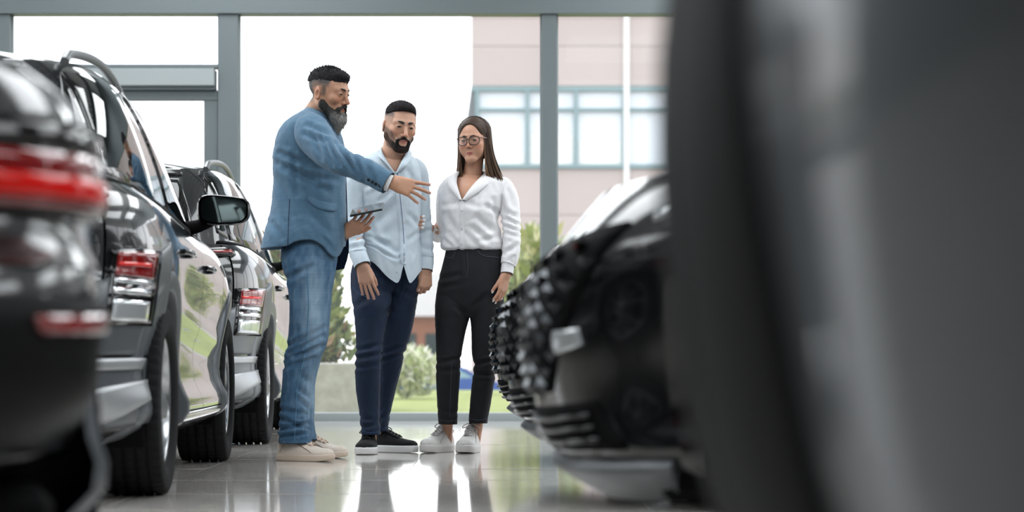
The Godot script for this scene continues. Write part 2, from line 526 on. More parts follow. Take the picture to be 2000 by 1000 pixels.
	for p in prof:
		ra.append(Vector3(p[0], p[1], 0.82)); rb.append(Vector3(p[0], p[1], -0.82))
	body.grid([ra, rb], true)
	body.fan(ra); body.fan(rb)
	obj("body", body, paint(Color(0.12, 0.28, 0.55), 0.2, 0.3), bc, Vector3(0, 0.7, 0), false)
	var wsh := Shape.new()
	wsh.face([Vector3(-1.15, 0.91, 0.7), Vector3(-0.5, 1.31, 0.6), Vector3(-0.5, 1.31, -0.6), Vector3(-1.15, 0.91, -0.7)])
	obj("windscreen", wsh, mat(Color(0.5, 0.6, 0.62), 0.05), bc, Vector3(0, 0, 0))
	var sw := Shape.new()
	sw.face([Vector3(-0.85, 0.95, 0.825), Vector3(-0.4, 1.26, 0.825), Vector3(0.85, 1.30, 0.825), Vector3(1.4, 0.98, 0.825)])
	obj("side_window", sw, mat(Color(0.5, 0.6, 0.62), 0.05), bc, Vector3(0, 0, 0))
	for wx in [-1.3, 1.3]:
		for wz in [-0.78, 0.78]:
			var w := Shape.new()
			w.lathe([Vector2(0.0, -0.1), Vector2(0.24, -0.1), Vector2(0.33, -0.08), Vector2(0.33, 0.08), Vector2(0.24, 0.1), Vector2(0.0, 0.1)], 24, Vector3(wx, 0.33, wz), Basis(Vector3.RIGHT, PI / 2))
			obj("wheel", w, mat(Color(0.05, 0.05, 0.05), 0.8), bc, Vector3(wx, 0.33, wz))
	# small brick house beyond the car
	var brick := mat(Color(0.66, 0.44, 0.34), 0.9, 0.0, {"albedo_texture": noise_tex(0.05, [Color(0.8, 0.75, 0.72), Color(1, 1, 1)]), "uv1_triplanar": true})
	var hs := thing("brick_house", "low orange brick house with grey roof far across the road", "building", Vector3(-5.2, -0.95, -78.0))
	obj("wall", span(Vector3(1.3, 0, -3), Vector3(3.2, 2.7, 3)), brick, hs)
	var rf := Shape.new()
	rf.face([Vector3(1.0, 2.65, 3.3), Vector3(3.5, 2.65, 3.3), Vector3(3.5, 4.2, 0), Vector3(1.0, 4.2, 0)])
	rf.face([Vector3(1.0, 2.65, -3.3), Vector3(3.5, 2.65, -3.3), Vector3(3.5, 4.2, 0), Vector3(1.0, 4.2, 0)])
	obj("roof", rf, mat(Color(0.66, 0.64, 0.62), 0.9), hs, Vector3(0, 0, 0))
	for wx in [1.6, 2.4]:
		obj("window", span(Vector3(wx, 1.0, 3.0), Vector3(wx + 0.5, 2.1, 3.05)), mat(Color(0.12, 0.16, 0.17), 0.2), hs)
	# grey low wall of a yard between the house and the lawn
	tag(obj("yard_wall", span(Vector3(-1.4, -0.95, -51.3), Vector3(9.0, -0.1, -51.0), 0.02), mat(Color(0.72, 0.70, 0.68), 0.9)), "low grey yard wall across the road outside", "wall")
	# the commercial building with the window band
	build_facade()

func build_facade() -> void:
	var d := 55.0
	var k := d / FOCAL
	var zf := 0.0
	var panel := [mat(Color(0.69, 0.635, 0.615), 0.8), mat(Color(0.70, 0.645, 0.625), 0.8)]
	var frame := mat(Color(0.47, 0.55, 0.56), 0.5, 0.1)
	var glass := mat(Color(0.80, 0.82, 0.845), 0.04, 0.0, {"metallic_specular": 0.8})
	var blind := mat(Color(0.90, 0.90, 0.88), 0.8)
	var dark := mat(Color(0.40, 0.41, 0.42), 0.8)
	var t := thing("office_building", "pink-beige panelled office building with a teal framed window band", "building", Vector3((920 - 1000) * k, -0.95, -d))
	var X := func(px: float) -> float: return (px - 920.0) * k
	var Y := func(py: float) -> float: return 1.46 + (HORIZON - py) * k
	var right := 2900.0
	var core_s := span(Vector3(0.0, 0.0, -14.0), Vector3(X.call(right), Y.call(-140), -0.16))
	obj("core", core_s, dark, t)
	# cladding panels above and below the band
	for row in [[-140.0, -52.0], [-52.0, 35.0], [35.0, 90.0], [90.0, 168.0], [329.0, 420.0], [420.0, 560.0], [560.0, 690.0], [690.0, 808.0]]:
		var i := 0
		var px := 920.0
		while px < right:
			var nx := px + 151.0
			obj("panel", span(Vector3(X.call(px) + 0.007, Y.call(row[1]) + 0.006, -0.16), Vector3(X.call(nx) - 0.007, Y.call(row[0]) - 0.006, zf)), panel[(i + int(row[0])) % 2 if row[0] > -200 else 0], t)
			px = nx
			i += 1
	obj("downpipe", span(Vector3(X.call(1218), 2.0, zf), Vector3(X.call(1229), Y.call(-100), zf + 0.1), 0.03), mat(Color(0.88, 0.87, 0.86), 0.6), t)
	# window band
	var xs := [932.0, 1030.0, 1125.0, 1219.0, 1314.0, 1409.0, 1504.0, 1600.0, 1695.0, 1790.0, 1886.0]
	while xs[-1] < 2800.0: xs.append(xs[-1] + 95.0)
	obj("head", span(Vector3(X.call(921), Y.call(178), -0.05), Vector3(X.call(right), Y.call(169), 0.05)), frame, t)
	obj("sill", span(Vector3(X.call(921), Y.call(329), -0.05), Vector3(X.call(right), Y.call(321), 0.08)), frame, t)
	obj("transom", span(Vector3(X.call(932), Y.call(217), -0.08), Vector3(X.call(right), Y.call(211), 0.03)), frame, t)
	for i in xs.size():
		obj("mullion", span(Vector3(X.call(xs[i] - 4), Y.call(322), -0.08), Vector3(X.call(xs[i] + 4), Y.call(177), 0.04)), frame, t)
		if i + 1 < xs.size():
			obj("window_pane", span(Vector3(X.call(xs[i] + 4), Y.call(211), -0.13), Vector3(X.call(xs[i + 1] - 4), Y.call(178), -0.10)), glass, t)
			var low := obj("window_pane", span(Vector3(X.call(xs[i] + 4), Y.call(321), -0.13), Vector3(X.call(xs[i + 1] - 4), Y.call(217), -0.10)), glass, t)
			if i in [0, 1, 2, 4]:
				var h: float = [300.0, 262.0, 275.0, 0.0, 280.0][i]
				obj("blind", span(Vector3(X.call(xs[i] + 6), Y.call(320), -0.10), Vector3(X.call(xs[i + 1] - 6), Y.call(h), -0.09)), blind, low)
	# slanting return at the corner
	var ret := Shape.new()
	ret.face([Vector3(0.0, Y.call(168), 0.0), Vector3(X.call(931), Y.call(168), 0.0), Vector3(X.call(931), Y.call(329), 0.0), Vector3(X.call(898), Y.call(329), 0.0)])
	ret.face([Vector3(0.0, Y.call(168), 0.0), Vector3(X.call(898), Y.call(329), 0.0), Vector3(X.call(898), Y.call(329), -6.0), Vector3(0.0, Y.call(168), -6.0)])
	obj("corner_return", ret, dark, t, Vector3(2, 4, -3))
# ---------------------------------------------------------------- cars (local: forward -z, ground at y = 0)
const AXLE := 1.30
const TYRE_R := 0.345
const CAR_H := [[-2.15, 0.80], [-1.95, 0.89], [-1.5, 0.955], [-0.95, 1.01], [0.0, 1.03], [1.0, 1.07], [1.7, 1.105], [2.1, 1.10]]
const CAR_W := [[0.0, 0.77], [0.05, 0.862], [0.11, 0.897], [0.16, 0.893], [0.24, 0.862], [0.36, 0.858], [0.55, 0.880], [0.72, 0.898], [0.86, 0.892], [0.95, 0.862], [1.0, 0.81]]
const CAR_ZR := [[0.0, 1.93], [0.1, 2.02], [0.25, 2.09], [0.45, 2.10], [0.57, 2.075], [0.64, 2.0], [0.85, 1.985], [1.0, 1.93]]
const CAR_ZF := [[0.0, 1.94], [0.1, 2.05], [0.2, 2.10], [0.35, 2.13], [0.6, 2.15], [0.82, 2.12], [1.0, 1.98]]
const GH_W := [[0.0, 0.80], [0.35, 0.765], [0.7, 0.705], [0.9, 0.645], [1.0, 0.59]]
const GH_F := [[0.0, -1.02], [0.5, -0.58], [1.0, -0.10]]
const GH_R := [[0.0, 1.915], [0.4, 1.86], [0.8, 1.76], [1.0, 1.70]]
const GH_TOP := [[-0.10, 1.47], [0.5, 1.555], [1.0, 1.565], [1.75, 1.525]]
const SIDE_END := 1.5

var car_drop := 0.0
var tail_drop := 0.0      # lower boot of a saloon
var notch := 0.0          # how far its rear window stands forward
var cabin_w := 1.0
var tuck := 0.0           # how far the rear bumper is cut away below

func car_h(z: float) -> float:
	return lut(CAR_H, z) - car_drop * (1.0 - smoothstep(-0.9, 0.4, z)) - tail_drop * smoothstep(0.6, 1.6, z)

func side_s(z: float) -> float:
	return 0.22 + (z + SIDE_END) / (2.0 * SIDE_END) * 0.56

func car_point(s: float, f: float) -> Vector3:
	# lower body: s 0 nose centre .. 0.22 .. 0.78 .. 1 tail centre; f 0 sill .. 1 belt line
	var w := lut(CAR_W, f)
	var z: float
	var x: float
	if s >= 0.22 and s <= 0.78:
		z = (s - 0.22) / 0.56 * 2.0 * SIDE_END - SIDE_END
		var hl := lut(CAR_ZR, f) if z > 0 else lut(CAR_ZF, f)
		var n := 6.0 if z > 0 else 4.6
		x = w * pow(maxf(0.0, 1.0 - pow(absf(z) / hl, n)), 1.0 / n)
	else:
		var rear := s > 0.5
		var hl := lut(CAR_ZR, f) if rear else lut(CAR_ZF, f)
		var n := 6.0 if rear else 4.6
		var k := (s - 0.78) / 0.22 if rear else (0.22 - s) / 0.22
		var a0 := asin(pow(SIDE_END / hl, n / 2.0))
		var a := lerpf(a0, PI / 2, 1.0 - pow(1.0 - k, 1.6))
		x = w * pow(maxf(0.0, cos(a)), 2.0 / n)
		z = hl * pow(sin(a), 2.0 / n) * (1.0 if rear else -1.0)
		if rear:
			var cut := tuck * (1.0 - smoothstep(0.0, 0.34, f)) * smoothstep(0.0, 0.3, k)
			x *= 1.0 - 0.30 * cut
			z -= 0.22 * cut
	# a rising crease along the doors
	var crease := (f - 0.50 - 0.06 * z) / 0.05
	if absf(z) < SIDE_END: x += 0.009 * exp(-crease * crease) * smoothstep(1.5, 1.0, absf(z)) - 0.006 * exp(-pow(crease + 2.2, 2.0))
	# fuller wings over the wheels
	for c in [-AXLE, AXLE]:
		x += 0.014 * exp(-pow((z - c) / 0.34, 2.0)) * smoothstep(0.1, 0.35, f) * (1.0 - smoothstep(0.7, 0.98, f)) * (1.0 if s > 0.1 and s < 0.9 else 0.0)
	var y := 0.20 + f * (car_h(z) - 0.20)
	return Vector3(x, y, z)

func cabin_point(s: float, g: float) -> Vector3:
	# glasshouse: s 0 windscreen centre .. 1 rear window centre; g 0 belt .. 1 roof edge
	var zf := lut(GH_F, g)
	var zr := lut(GH_R, g) - notch * (0.7 + 0.6 * g)
	var w := lut(GH_W, g) * cabin_w
	var zm := (zf + zr) / 2.0
	var hl := (zr - zf) / 2.0
	var a := (s - 0.5) * PI
	var n := 5.0
	var z := zm + hl * pow(absf(sin(a)), 2.0 / n) * signf(sin(a))
	var x := w * pow(maxf(0.0, cos(a)), 2.0 / n)
	x *= 1.0 - 0.05 * smoothstep(0.4, 1.9, z)
	return Vector3(x, lerpf(car_h(z), lut(GH_TOP, z), g), z)

func surf_normal(fn: Callable, s: float, f: float) -> Vector3:
	var e := 0.004
	var a: Vector3 = fn.call(minf(s + e, 1.0), f) - fn.call(maxf(s - e, 0.0), f)
	var b: Vector3 = fn.call(s, minf(f + e, 1.0)) - fn.call(s, maxf(f - e, 0.0))
	var n := a.cross(b).normalized()
	var p: Vector3 = fn.call(s, f)
	return n if n.dot(p - Vector3(0, 0.7, clampf(p.z, -1.0, 1.0))) > 0 else -n

func car_patch(fn: Callable, corners: Array, ns: int, nf: int, off: float, skirt := 0.02, side := 1) -> Shape:
	# corners: four (s, f) pairs; a panel standing off the car's skin, with turned-in edges
	var rows := []
	for j in nf + 3:
		var row := PackedVector3Array()
		for i in ns + 3:
			var u := clampf(float(i - 1) / ns, 0.0, 1.0)
			var v := clampf(float(j - 1) / nf, 0.0, 1.0)
			var a: Vector2 = corners[0].lerp(corners[1], u)
			var b: Vector2 = corners[3].lerp(corners[2], u)
			var q := a.lerp(b, v)
			var n := surf_normal(fn, q.x, q.y)
			var rim := i == 0 or j == 0 or i == ns + 2 or j == nf + 2
			var p: Vector3 = fn.call(q.x, q.y) + n * (off - (skirt if rim else 0.0))
			p.x *= side
			row.append(p)
		rows.append(row)
	var sh := Shape.new()
	sh.grid(rows)
	return sh

func both_sides(parent: Node, called: String, fn: Callable, corners: Array, ns: int, nf: int, off: float, m: Material, skirt := 0.02, label := "") -> void:
	for side in [1, -1]:
		var o := obj(called, car_patch(fn, corners, ns, nf, off, skirt, side), m, parent, Vector3(0, 0.7, 0))
		if label: o.set_meta("label", label)

func V(a: float, b: float) -> Vector2: return Vector2(a, b)

func tyre_shape() -> Shape:
	var s := Shape.new()
	var prof := []
	var hw := 0.112
	var r := TYRE_R
	prof.append(Vector2(0.232, -hw * 0.80))
	prof.append(Vector2(0.250, -hw * 0.97))
	prof.append(Vector2(0.285, -hw * 1.04))
	prof.append(Vector2(r - 0.022, -hw * 1.0))
	prof.append(Vector2(r - 0.008, -hw * 0.93))
	for g in [-0.55, -0.19, 0.19, 0.55]:
		prof.append(Vector2(r - 0.001 - 0.004 * g * g, hw * (g - 0.075)))
		prof.append(Vector2(r - 0.011, hw * (g - 0.06)))
		prof.append(Vector2(r - 0.011, hw * (g + 0.06)))
		prof.append(Vector2(r - 0.001 - 0.004 * g * g, hw * (g + 0.075)))
	prof.append(Vector2(r - 0.008, hw * 0.93))
	prof.append(Vector2(r - 0.022, hw * 1.0))
	prof.append(Vector2(0.285, hw * 1.04))
	prof.append(Vector2(0.250, hw * 0.97))
	prof.append(Vector2(0.232, hw * 0.80))
	var rows := []
	var segs := 216
	for k in prof.size():
		var ring := PackedVector3Array()
		var p: Vector2 = prof[k]
		for i in segs:
			var a := TAU * i / segs
			var rr := p.x
			var sipe := i % 4 == 0
			if sipe and k in [3, 4, 5, 8, 9, 12, 13, 16, 17, 20, 21, 22]: rr -= 0.006
			ring.append(Vector3(p.y, cos(a) * rr, sin(a) * rr))
		rows.append(ring)
	s.grid(rows, true)
	return s

func rim_shapes() -> Array:
	# outer face towards +x
	var barrel := Shape.new()
	var bx_ := Basis(Vector3(0, 1, 0), Vector3(1, 0, 0), Vector3(0, 0, -1))
	barrel.lathe([Vector2(0.20, -0.09), Vector2(0.236, -0.085), Vector2(0.236, 0.088), Vector2(0.229, 0.094), Vector2(0.220, 0.088), Vector2(0.212, 0.06), Vector2(0.20, -0.06)], 60, Vector3.ZERO, bx_)
	var spokes := []
	for k in 5:
		for tw in [-1, 1]:
			var a := TAU * k / 5.0
			var sp := Shape.new()
			var rows := []
			for q in [[0.035, 0.075, 0.020, 0.030], [0.10, 0.080, 0.017, 0.028], [0.17, 0.086, 0.014, 0.022], [0.226, 0.080, 0.016, 0.020]]:
				var c: float = a + tw * (0.10 + 0.9 * (q[0] - 0.035))
				var dir := Vector3(0, cos(c), sin(c))
				var tan_ := Vector3(0, -sin(c), cos(c))
				var ring := PackedVector3Array()
				for e in [[-1, -1], [-0.75, 0.8], [0.75, 0.8], [1, -1]]:
					ring.append(dir * q[0] + tan_ * (e[0] * q[2]) + Vector3(q[1] - 0.028 + e[1] * 0.014, 0, 0))
				rows.append(ring)
			sp.grid(rows, true)
			spokes.append(sp)
	var hub := Shape.new()
	hub.lathe([Vector2(0.0, 0.074), Vector2(0.030, 0.074), Vector2(0.036, 0.068), Vector2(0.06, 0.056), Vector2(0.065, 0.0)], 30, Vector3.ZERO, bx_)
	var disc := Shape.new()
	disc.lathe([Vector2(0.05, -0.005), Vector2(0.155, -0.005), Vector2(0.155, -0.025), Vector2(0.05, -0.025)], 40, Vector3.ZERO, bx_)
	return [barrel, spokes, hub, disc]

var tyre_mesh: ArrayMesh
var rim_meshes := []

func add_wheel(car: Node3D, where: Vector3, side: int, m: Dictionary) -> void:
	if tyre_mesh == null:
		tyre_mesh = tyre_shape().mesh(Vector3.ZERO)
		var r := rim_shapes()
		rim_meshes = [r[0].mesh(), [], r[2].mesh(Vector3.ZERO), r[3].mesh(Vector3.ZERO)]
		for s in r[1]: rim_meshes[1].append(s.mesh(s.v[0].lerp(s.v[s.v.size() - 2], 0.5), false))
	var w := Node3D.new()
	w.name = "wheel"
	car.add_child(w, true)
	w.position = where
	if side < 0: w.rotation.y = PI
	obj("tyre", tyre_mesh, m.tyre, w)
	obj("rim", rim_meshes[0], m.rim, w)
	for s in rim_meshes[1]: obj("spoke", s, m.rim, w)
	obj("hub_cap", rim_meshes[2], m.rim, w)
	obj("brake_disc", rim_meshes[3], m.steel, w)

func panel_of(s: float, f: float, z: float) -> String:
	if s > 0.855:
		return "tailgate" if f > 0.575 else "rear_bumper"
	if s > 0.83 and f < 0.575: return "rear_bumper"
	if s < 0.17: return "front_bumper"
	if f > 0.105 and z > -0.86 and z < 0.10: return "front_door"
	if f > 0.105 and z >= 0.10 and z < 1.02: return "rear_door"
	if z < -0.86: return "front_wing"
	return "body_side"

func make_car(called: String, label: String, m: Dictionary, look: Dictionary) -> Node3D:
	var car := thing(called, label, "car", Vector3.ZERO, look.get("group", ""))
	# ---- lower body skin, panel by panel
	var ss := []
	for i in 15: ss.append(0.22 * i / 15.0)
	var zs := []
	var seams_z := [-0.86, 0.10, 1.02]
	var zz := -SIDE_END
	while zz < SIDE_END + 1e-6:
		if seams_z.all(func(q): return absf(q - zz) > 0.02): zs.append(zz)
		zz += 0.05
	for q in seams_z: zs.append_array([q - 0.0035, q + 0.0035])
	zs.sort()
	for q in zs: ss.append(side_s(q))
	for i in range(1, 16):
		ss.append(0.78 + 0.22 * i / 15.0)
	ss.append_array([0.855 - 0.002, 0.855 + 0.002])
	ss.sort()
	var fs := [0.0, 0.025, 0.05, 0.075, 0.101, 0.109, 0.14, 0.17, 0.20, 0.24, 0.28, 0.32, 0.36, 0.40, 0.44, 0.48, 0.52, 0.55, 0.571, 0.579, 0.60, 0.63, 0.67, 0.71, 0.75, 0.79, 0.83, 0.87, 0.90, 0.93, 0.955, 0.975, 0.99, 1.0]
	var arch := 0.405
	for side in [1, -1]:
		var shapes := {}
		var gap := Shape.new()
		var cache := {}
		for i in ss.size() - 1:
			for j in fs.size() - 1:
				var sm: float = (ss[i] + ss[i + 1]) / 2
				var fm: float = (fs[j] + fs[j + 1]) / 2
				var mid := car_point(sm, fm)
				var pts := []
				for q in [[i, j], [i + 1, j], [i + 1, j + 1], [i, j + 1]]:
					var key: int = q[0] * 100 + q[1]
					if not cache.has(key): cache[key] = car_point(ss[q[0]], fs[q[1]])
					pts.append(cache[key])
				var hole := false
				for c in [-AXLE, AXLE]:
					if Vector2(mid.z - c, mid.y - TYRE_R).length() < arch: hole = true
				if hole and mid.x > 0.6: continue
				for k in 4:
					for c in [-AXLE, AXLE]:
						var rel := Vector2(pts[k].z - c, pts[k].y - TYRE_R)
						if rel.length() < arch and pts[k].x > 0.6:
							rel = rel.normalized() * arch
							pts[k].z = c + rel.x
							pts[k].y = TYRE_R + rel.y
				var here := panel_of(sm, fm, mid.z)
				var thin_s: bool = ss[i + 1] - ss[i] < 0.0045 and panel_of(ss[i] - 0.001, fm, mid.z - 0.01) != panel_of(ss[i + 1] + 0.001, fm, mid.z + 0.01)
				var thin_f: bool = fs[j + 1] - fs[j] < 0.0085 and panel_of(sm, fs[j] - 0.001, mid.z) != panel_of(sm, fs[j + 1] + 0.001, mid.z)
				if thin_s or thin_f:
					var g := gap.v.size()
					var nn := surf_normal(car_point, sm, fm)
					for p in pts:
						p -= nn * 0.007
						p.x *= side
						gap.vert(p)
					gap.quad(g, g + 1, g + 2, g + 3)
					continue
				if not shapes.has(here): shapes[here] = [Shape.new(), {}]
				var sh: Shape = shapes[here][0]
				var ids: Dictionary = shapes[here][1]
				var quad := []
				var kk := 0
				for q in [[i, j], [i + 1, j], [i + 1, j + 1], [i, j + 1]]:
					var key: int = q[0] * 100 + q[1]
					if not ids.has(key):
						var p: Vector3 = pts[kk]
						p.x *= side
						ids[key] = sh.vert(p)
					quad.append(ids[key])
					kk += 1
				sh.quad(quad[0], quad[1], quad[2], quad[3])
		for k in shapes:
			var center := Vector3(0, 0.6, 0)
			obj(k, shapes[k][0], m.paint, car, center)
		obj("panel_seal", gap, m.black, car, Vector3(0, 0.6, 0)).set_meta("kind", "stuff")
	# ---- bonnet
	var rows := []
	for i in 25:
		var z := -0.95 - (i / 24.0) * 1.03 * 0.999
		var hl := 1.98
		var xb := lut(CAR_W, 1.0) * pow(maxf(0.0, 1.0 - pow(absf(z) / hl, 4.6)), 1.0 / 4.6)
		var row := PackedVector3Array()
		for k in 21:
			var u := -1.0 + k / 10.0
			var crown := 0.045 * (1.0 - u * u) - 0.012 * exp(-pow((absf(u) - 0.62) / 0.08, 2.0))
			row.append(Vector3(u * xb, car_h(z) + crown * minf(1.0, (1.98 + z) * 4.0 + 0.05), z))
		rows.append(row)
	var hood := Shape.new()
	hood.grid(rows)
	obj("bonnet", hood, m.paint, car, Vector3(0, 0, -1.5))
	if notch > 0.0:
		rows = []
		for i in 21:
			var z := lerpf(0.9, 1.928, i / 20.0)
			var xb := lut(CAR_W, 1.0) * pow(maxf(0.0, 1.0 - pow(z / 1.93, 6.0)), 1.0 / 6.0)
			var row := PackedVector3Array()
			for k in 17:
				var u := -1.0 + k / 8.0
				row.append(Vector3(u * xb, car_h(z) + 0.03 * (1.0 - u * u) * minf(1.0, (1.93 - z) * 5.0), z))
			rows.append(row)
		var lid := Shape.new()
		lid.grid(rows)
		obj("boot_lid", lid, m.paint, car, Vector3(0, 0, 1.4))
	# ---- glasshouse: pillars and frames in body colour, glass patches over them
	for side in [1, -1]:
		var cab := Shape.new()
		rows = []
		for j in 15:
			var row := PackedVector3Array()
			for i in 61:
				var p := cabin_point(i / 60.0, j / 14.0)
				p.x *= side
				row.append(p)
			rows.append(row)
		cab.grid(rows)
		obj("cabin_frame", cab, m.paint, car, Vector3(0, 1.1, 0.5))
	rows = []
	for i in 31:
		var a := (i / 30.0 - 0.5) * PI
		var edge := cabin_point(i / 30.0, 1.0)
		var row := PackedVector3Array()
		for k in 17:
			var u := -1.0 + k / 8.0
			row.append(Vector3(edge.x * u, edge.y + 0.055 * (1.0 - u * u) * minf(1.0, edge.x / 0.3), edge.z))
		rows.append(row)
	var roof := Shape.new()
	roof.grid(rows)
	obj("roof", roof, m.paint, car, Vector3(0, 0.5, 0.6))
	both_sides(car, "side_window", cabin_point, [V(0.245, 0.07), V(0.50, 0.06), V(0.50, 0.90), V(0.215, 0.90)], 16, 10, 0.006, m.glass, 0.012)
	both_sides(car, "side_window", cabin_point, [V(0.515, 0.06), V(0.70, 0.08), V(0.735, 0.90), V(0.515, 0.90)], 12, 10, 0.006, m.glass, 0.012)
	both_sides(car, "quarter_window", cabin_point, [V(0.715, 0.09), V(0.77, 0.16), V(0.78, 0.72), V(0.75, 0.88)], 8, 8, 0.006, m.glass, 0.012)
	both_sides(car, "belt_trim", cabin_point, [V(0.20, 0.0), V(0.78, 0.01), V(0.775, 0.05), V(0.21, 0.05)], 40, 2, 0.010, m.chrome if look.get("chrome_belt", false) else m.black, 0.014)
	both_sides(car, "rear_window", cabin_point, [V(0.865, 0.10), V(1.0, 0.08), V(1.0, 0.86), V(0.885, 0.84)], 12, 10, 0.006, m.glass, 0.010)
	both_sides(car, "windscreen", cabin_point, [V(0.0, 0.02), V(0.12, 0.03), V(0.105, 0.95), V(0.0, 0.97)], 12, 10, 0.006, m.glass, 0.010)
	# roof spoiler over the rear window
	both_sides(car, "roof_spoiler", cabin_point, [V(0.86, 0.90), V(1.0, 0.90), V(1.0, 0.97), V(0.85, 0.97)], 12, 4, 0.016, m.paint, 0.025)
	# roof rails
	for side in [1, -1]:
		var path := []
		for i in 25:
			var t := i / 24.0
			var z := lerpf(-0.12, 1.58 - notch, t)
			var lift := 0.050 * pow(sin(PI * clampf(t, 0.0, 1.0)), 0.25)
			path.append(Vector3(side * (0.575 * cabin_w - 0.02 * smoothstep(0.8, 1.6, z)), lut(GH_TOP, z) + lift - 0.004, z))
		var rail := Shape.new()
		rail.tube(path, 0.017, 10)
		obj("roof_rail", rail, m.rail, car, Vector3(side * 0.57, 1.3, 0.7))
	# ---- wheel arches, wells, wheels
	for c in [-AXLE, AXLE]:
		for side in [1, -1]:
			var flare := Shape.new()
			rows = []
			for k in 41:
				var a := lerpf(-0.32, PI + 0.32, k / 40.0)
				var row := PackedVector3Array()
				for q in [[0.385, -0.07], [0.392, 0.004], [0.400, 0.013], [0.452, 0.013], [0.470, 0.002], [0.474, -0.012]]:
					var z: float = c + cos(a) * q[0]
					var y: float = TYRE_R + sin(a) * q[0]
					var f := clampf((y - 0.20) / (car_h(z) - 0.20), 0.0, 1.0)
					var s := side_s(clampf(z, -SIDE_END, SIDE_END))
					var hx: float = lut(CAR_W, f) * pow(maxf(0.02, 1.0 - pow(absf(z) / (lut(CAR_ZR, f) if z > 0 else lut(CAR_ZF, f)), 6.0 if z > 0 else 4.6)), 1.0 / (6.0 if z > 0 else 4.6)) + 0.010
					row.append(Vector3(side * (hx + q[1]), y, z))
				rows.append(row)
			flare.grid(rows)
			obj("arch_cladding", flare, m.cladding, car, Vector3(0, 0.4, c))
			var well := Shape.new()
			rows = []
			for x in [0.45, 0.84]:
				var ring := PackedVector3Array()
				for k in 31:
					var a := lerpf(-0.4, PI + 0.4, k / 30.0)
					ring.append(Vector3(side * x, TYRE_R + sin(a) * 0.403, c + cos(a) * 0.403))
				rows.append(ring)
			well.grid(rows)
			well.fan(rows[0])
			obj("wheel_well", well, m.black, car, Vector3(side * 3.0, 0.4, c))
			add_wheel(car, Vector3(side * 0.775, TYRE_R, c), side, m)
	obj("underbody", span(Vector3(-0.72, 0.19, -1.86), Vector3(0.72, 0.30, 1.86), 0.03), m.black, car)
	# ---- sill cladding and details
	both_sides(car, "sill_cladding", car_point, [V(side_s(-0.84), 0.0), V(side_s(0.86), 0.0), V(side_s(0.84), 0.085), V(side_s(-0.80), 0.085)], 30, 4, 0.010, look.get("sill", m.cladding), 0.015)
	for z in [-0.02, 0.90]:
		for side in [1, -1]:
			var h := Shape.new()
			var f0 := 0.80
			var p := car_point(side_s(z), f0)
			var path := []
			for i in 9:
				var t := i / 8.0 - 0.5
				path.append(Vector3(side * (p.x + 0.030 - 0.10 * pow(absf(t), 3.0) * 2.0), p.y + 0.01 * t, z - 0.05 + t * 0.19))
			h.tube(path, 0.011, 8)
			obj("door_handle", h, m.paint, car, Vector3(side * (p.x + 0.02), p.y, z))
	# door mirrors
	for side in [1, -1]:
		var mr := Node3D.new()
		mr.name = "door_mirror"
		car.add_child(mr, true)
		mr.position = Vector3(side * 0.80, 1.11, -0.66)
		var shell := Shape.new()
		rows = []
		for q in [[-0.10, 0.30], [-0.085, 0.62], [-0.05, 0.88], [0.0, 1.0], [0.035, 0.99], [0.045, 0.93]]:
			var ring := PackedVector3Array()
			for k in 28:
				var a := TAU * k / 28.0
				var ca := cos(a)
				var sa := sin(a)
				var ex := signf(ca) * pow(absf(ca), 0.55)
				var ey := signf(sa) * pow(absf(sa), 0.62)
				var taper := 1.0 - 0.30 * (ex * 0.5 + 0.5) * (0.5 + 0.5 * ey)
				ring.append(Vector3(side * (0.118 + ex * 0.118 * q[1]), 0.045 + ey * 0.072 * q[1] * taper, q[0]))
			rows.append(ring)
		shell.grid(rows, true)
		shell.fan(rows[0])
		obj("shell", shell, m.black_gloss, mr, Vector3(side * 0.118, 0.045, -0.02))
		var gl := Shape.new()
		var ring2 := PackedVector3Array()
		for p in rows[5]: ring2.append((p - Vector3(side * 0.118, 0.045, 0)) * Vector3(0.93, 0.90, 1) + Vector3(side * 0.118, 0.045, -0.008))
		gl.fan(ring2)
		obj("mirror_glass", gl, m.mirror, mr, Vector3(side * 0.118, 0.045, -1.0))
		var foot := Shape.new()
		foot.tube([Vector3(side * -0.07, -0.045, -0.02), Vector3(side * 0.0, -0.03, -0.02), Vector3(side * 0.07, 0.0, -0.02)], [0.035, 0.03, 0.026], 10)
		obj("foot", foot, m.black, mr, Vector3(0, -0.02, -0.02))
	if look.get("rear", "") == "split": rear_split(car, m)
	else: rear_wide(car, m)
	front_end(car, m, look)
	return car

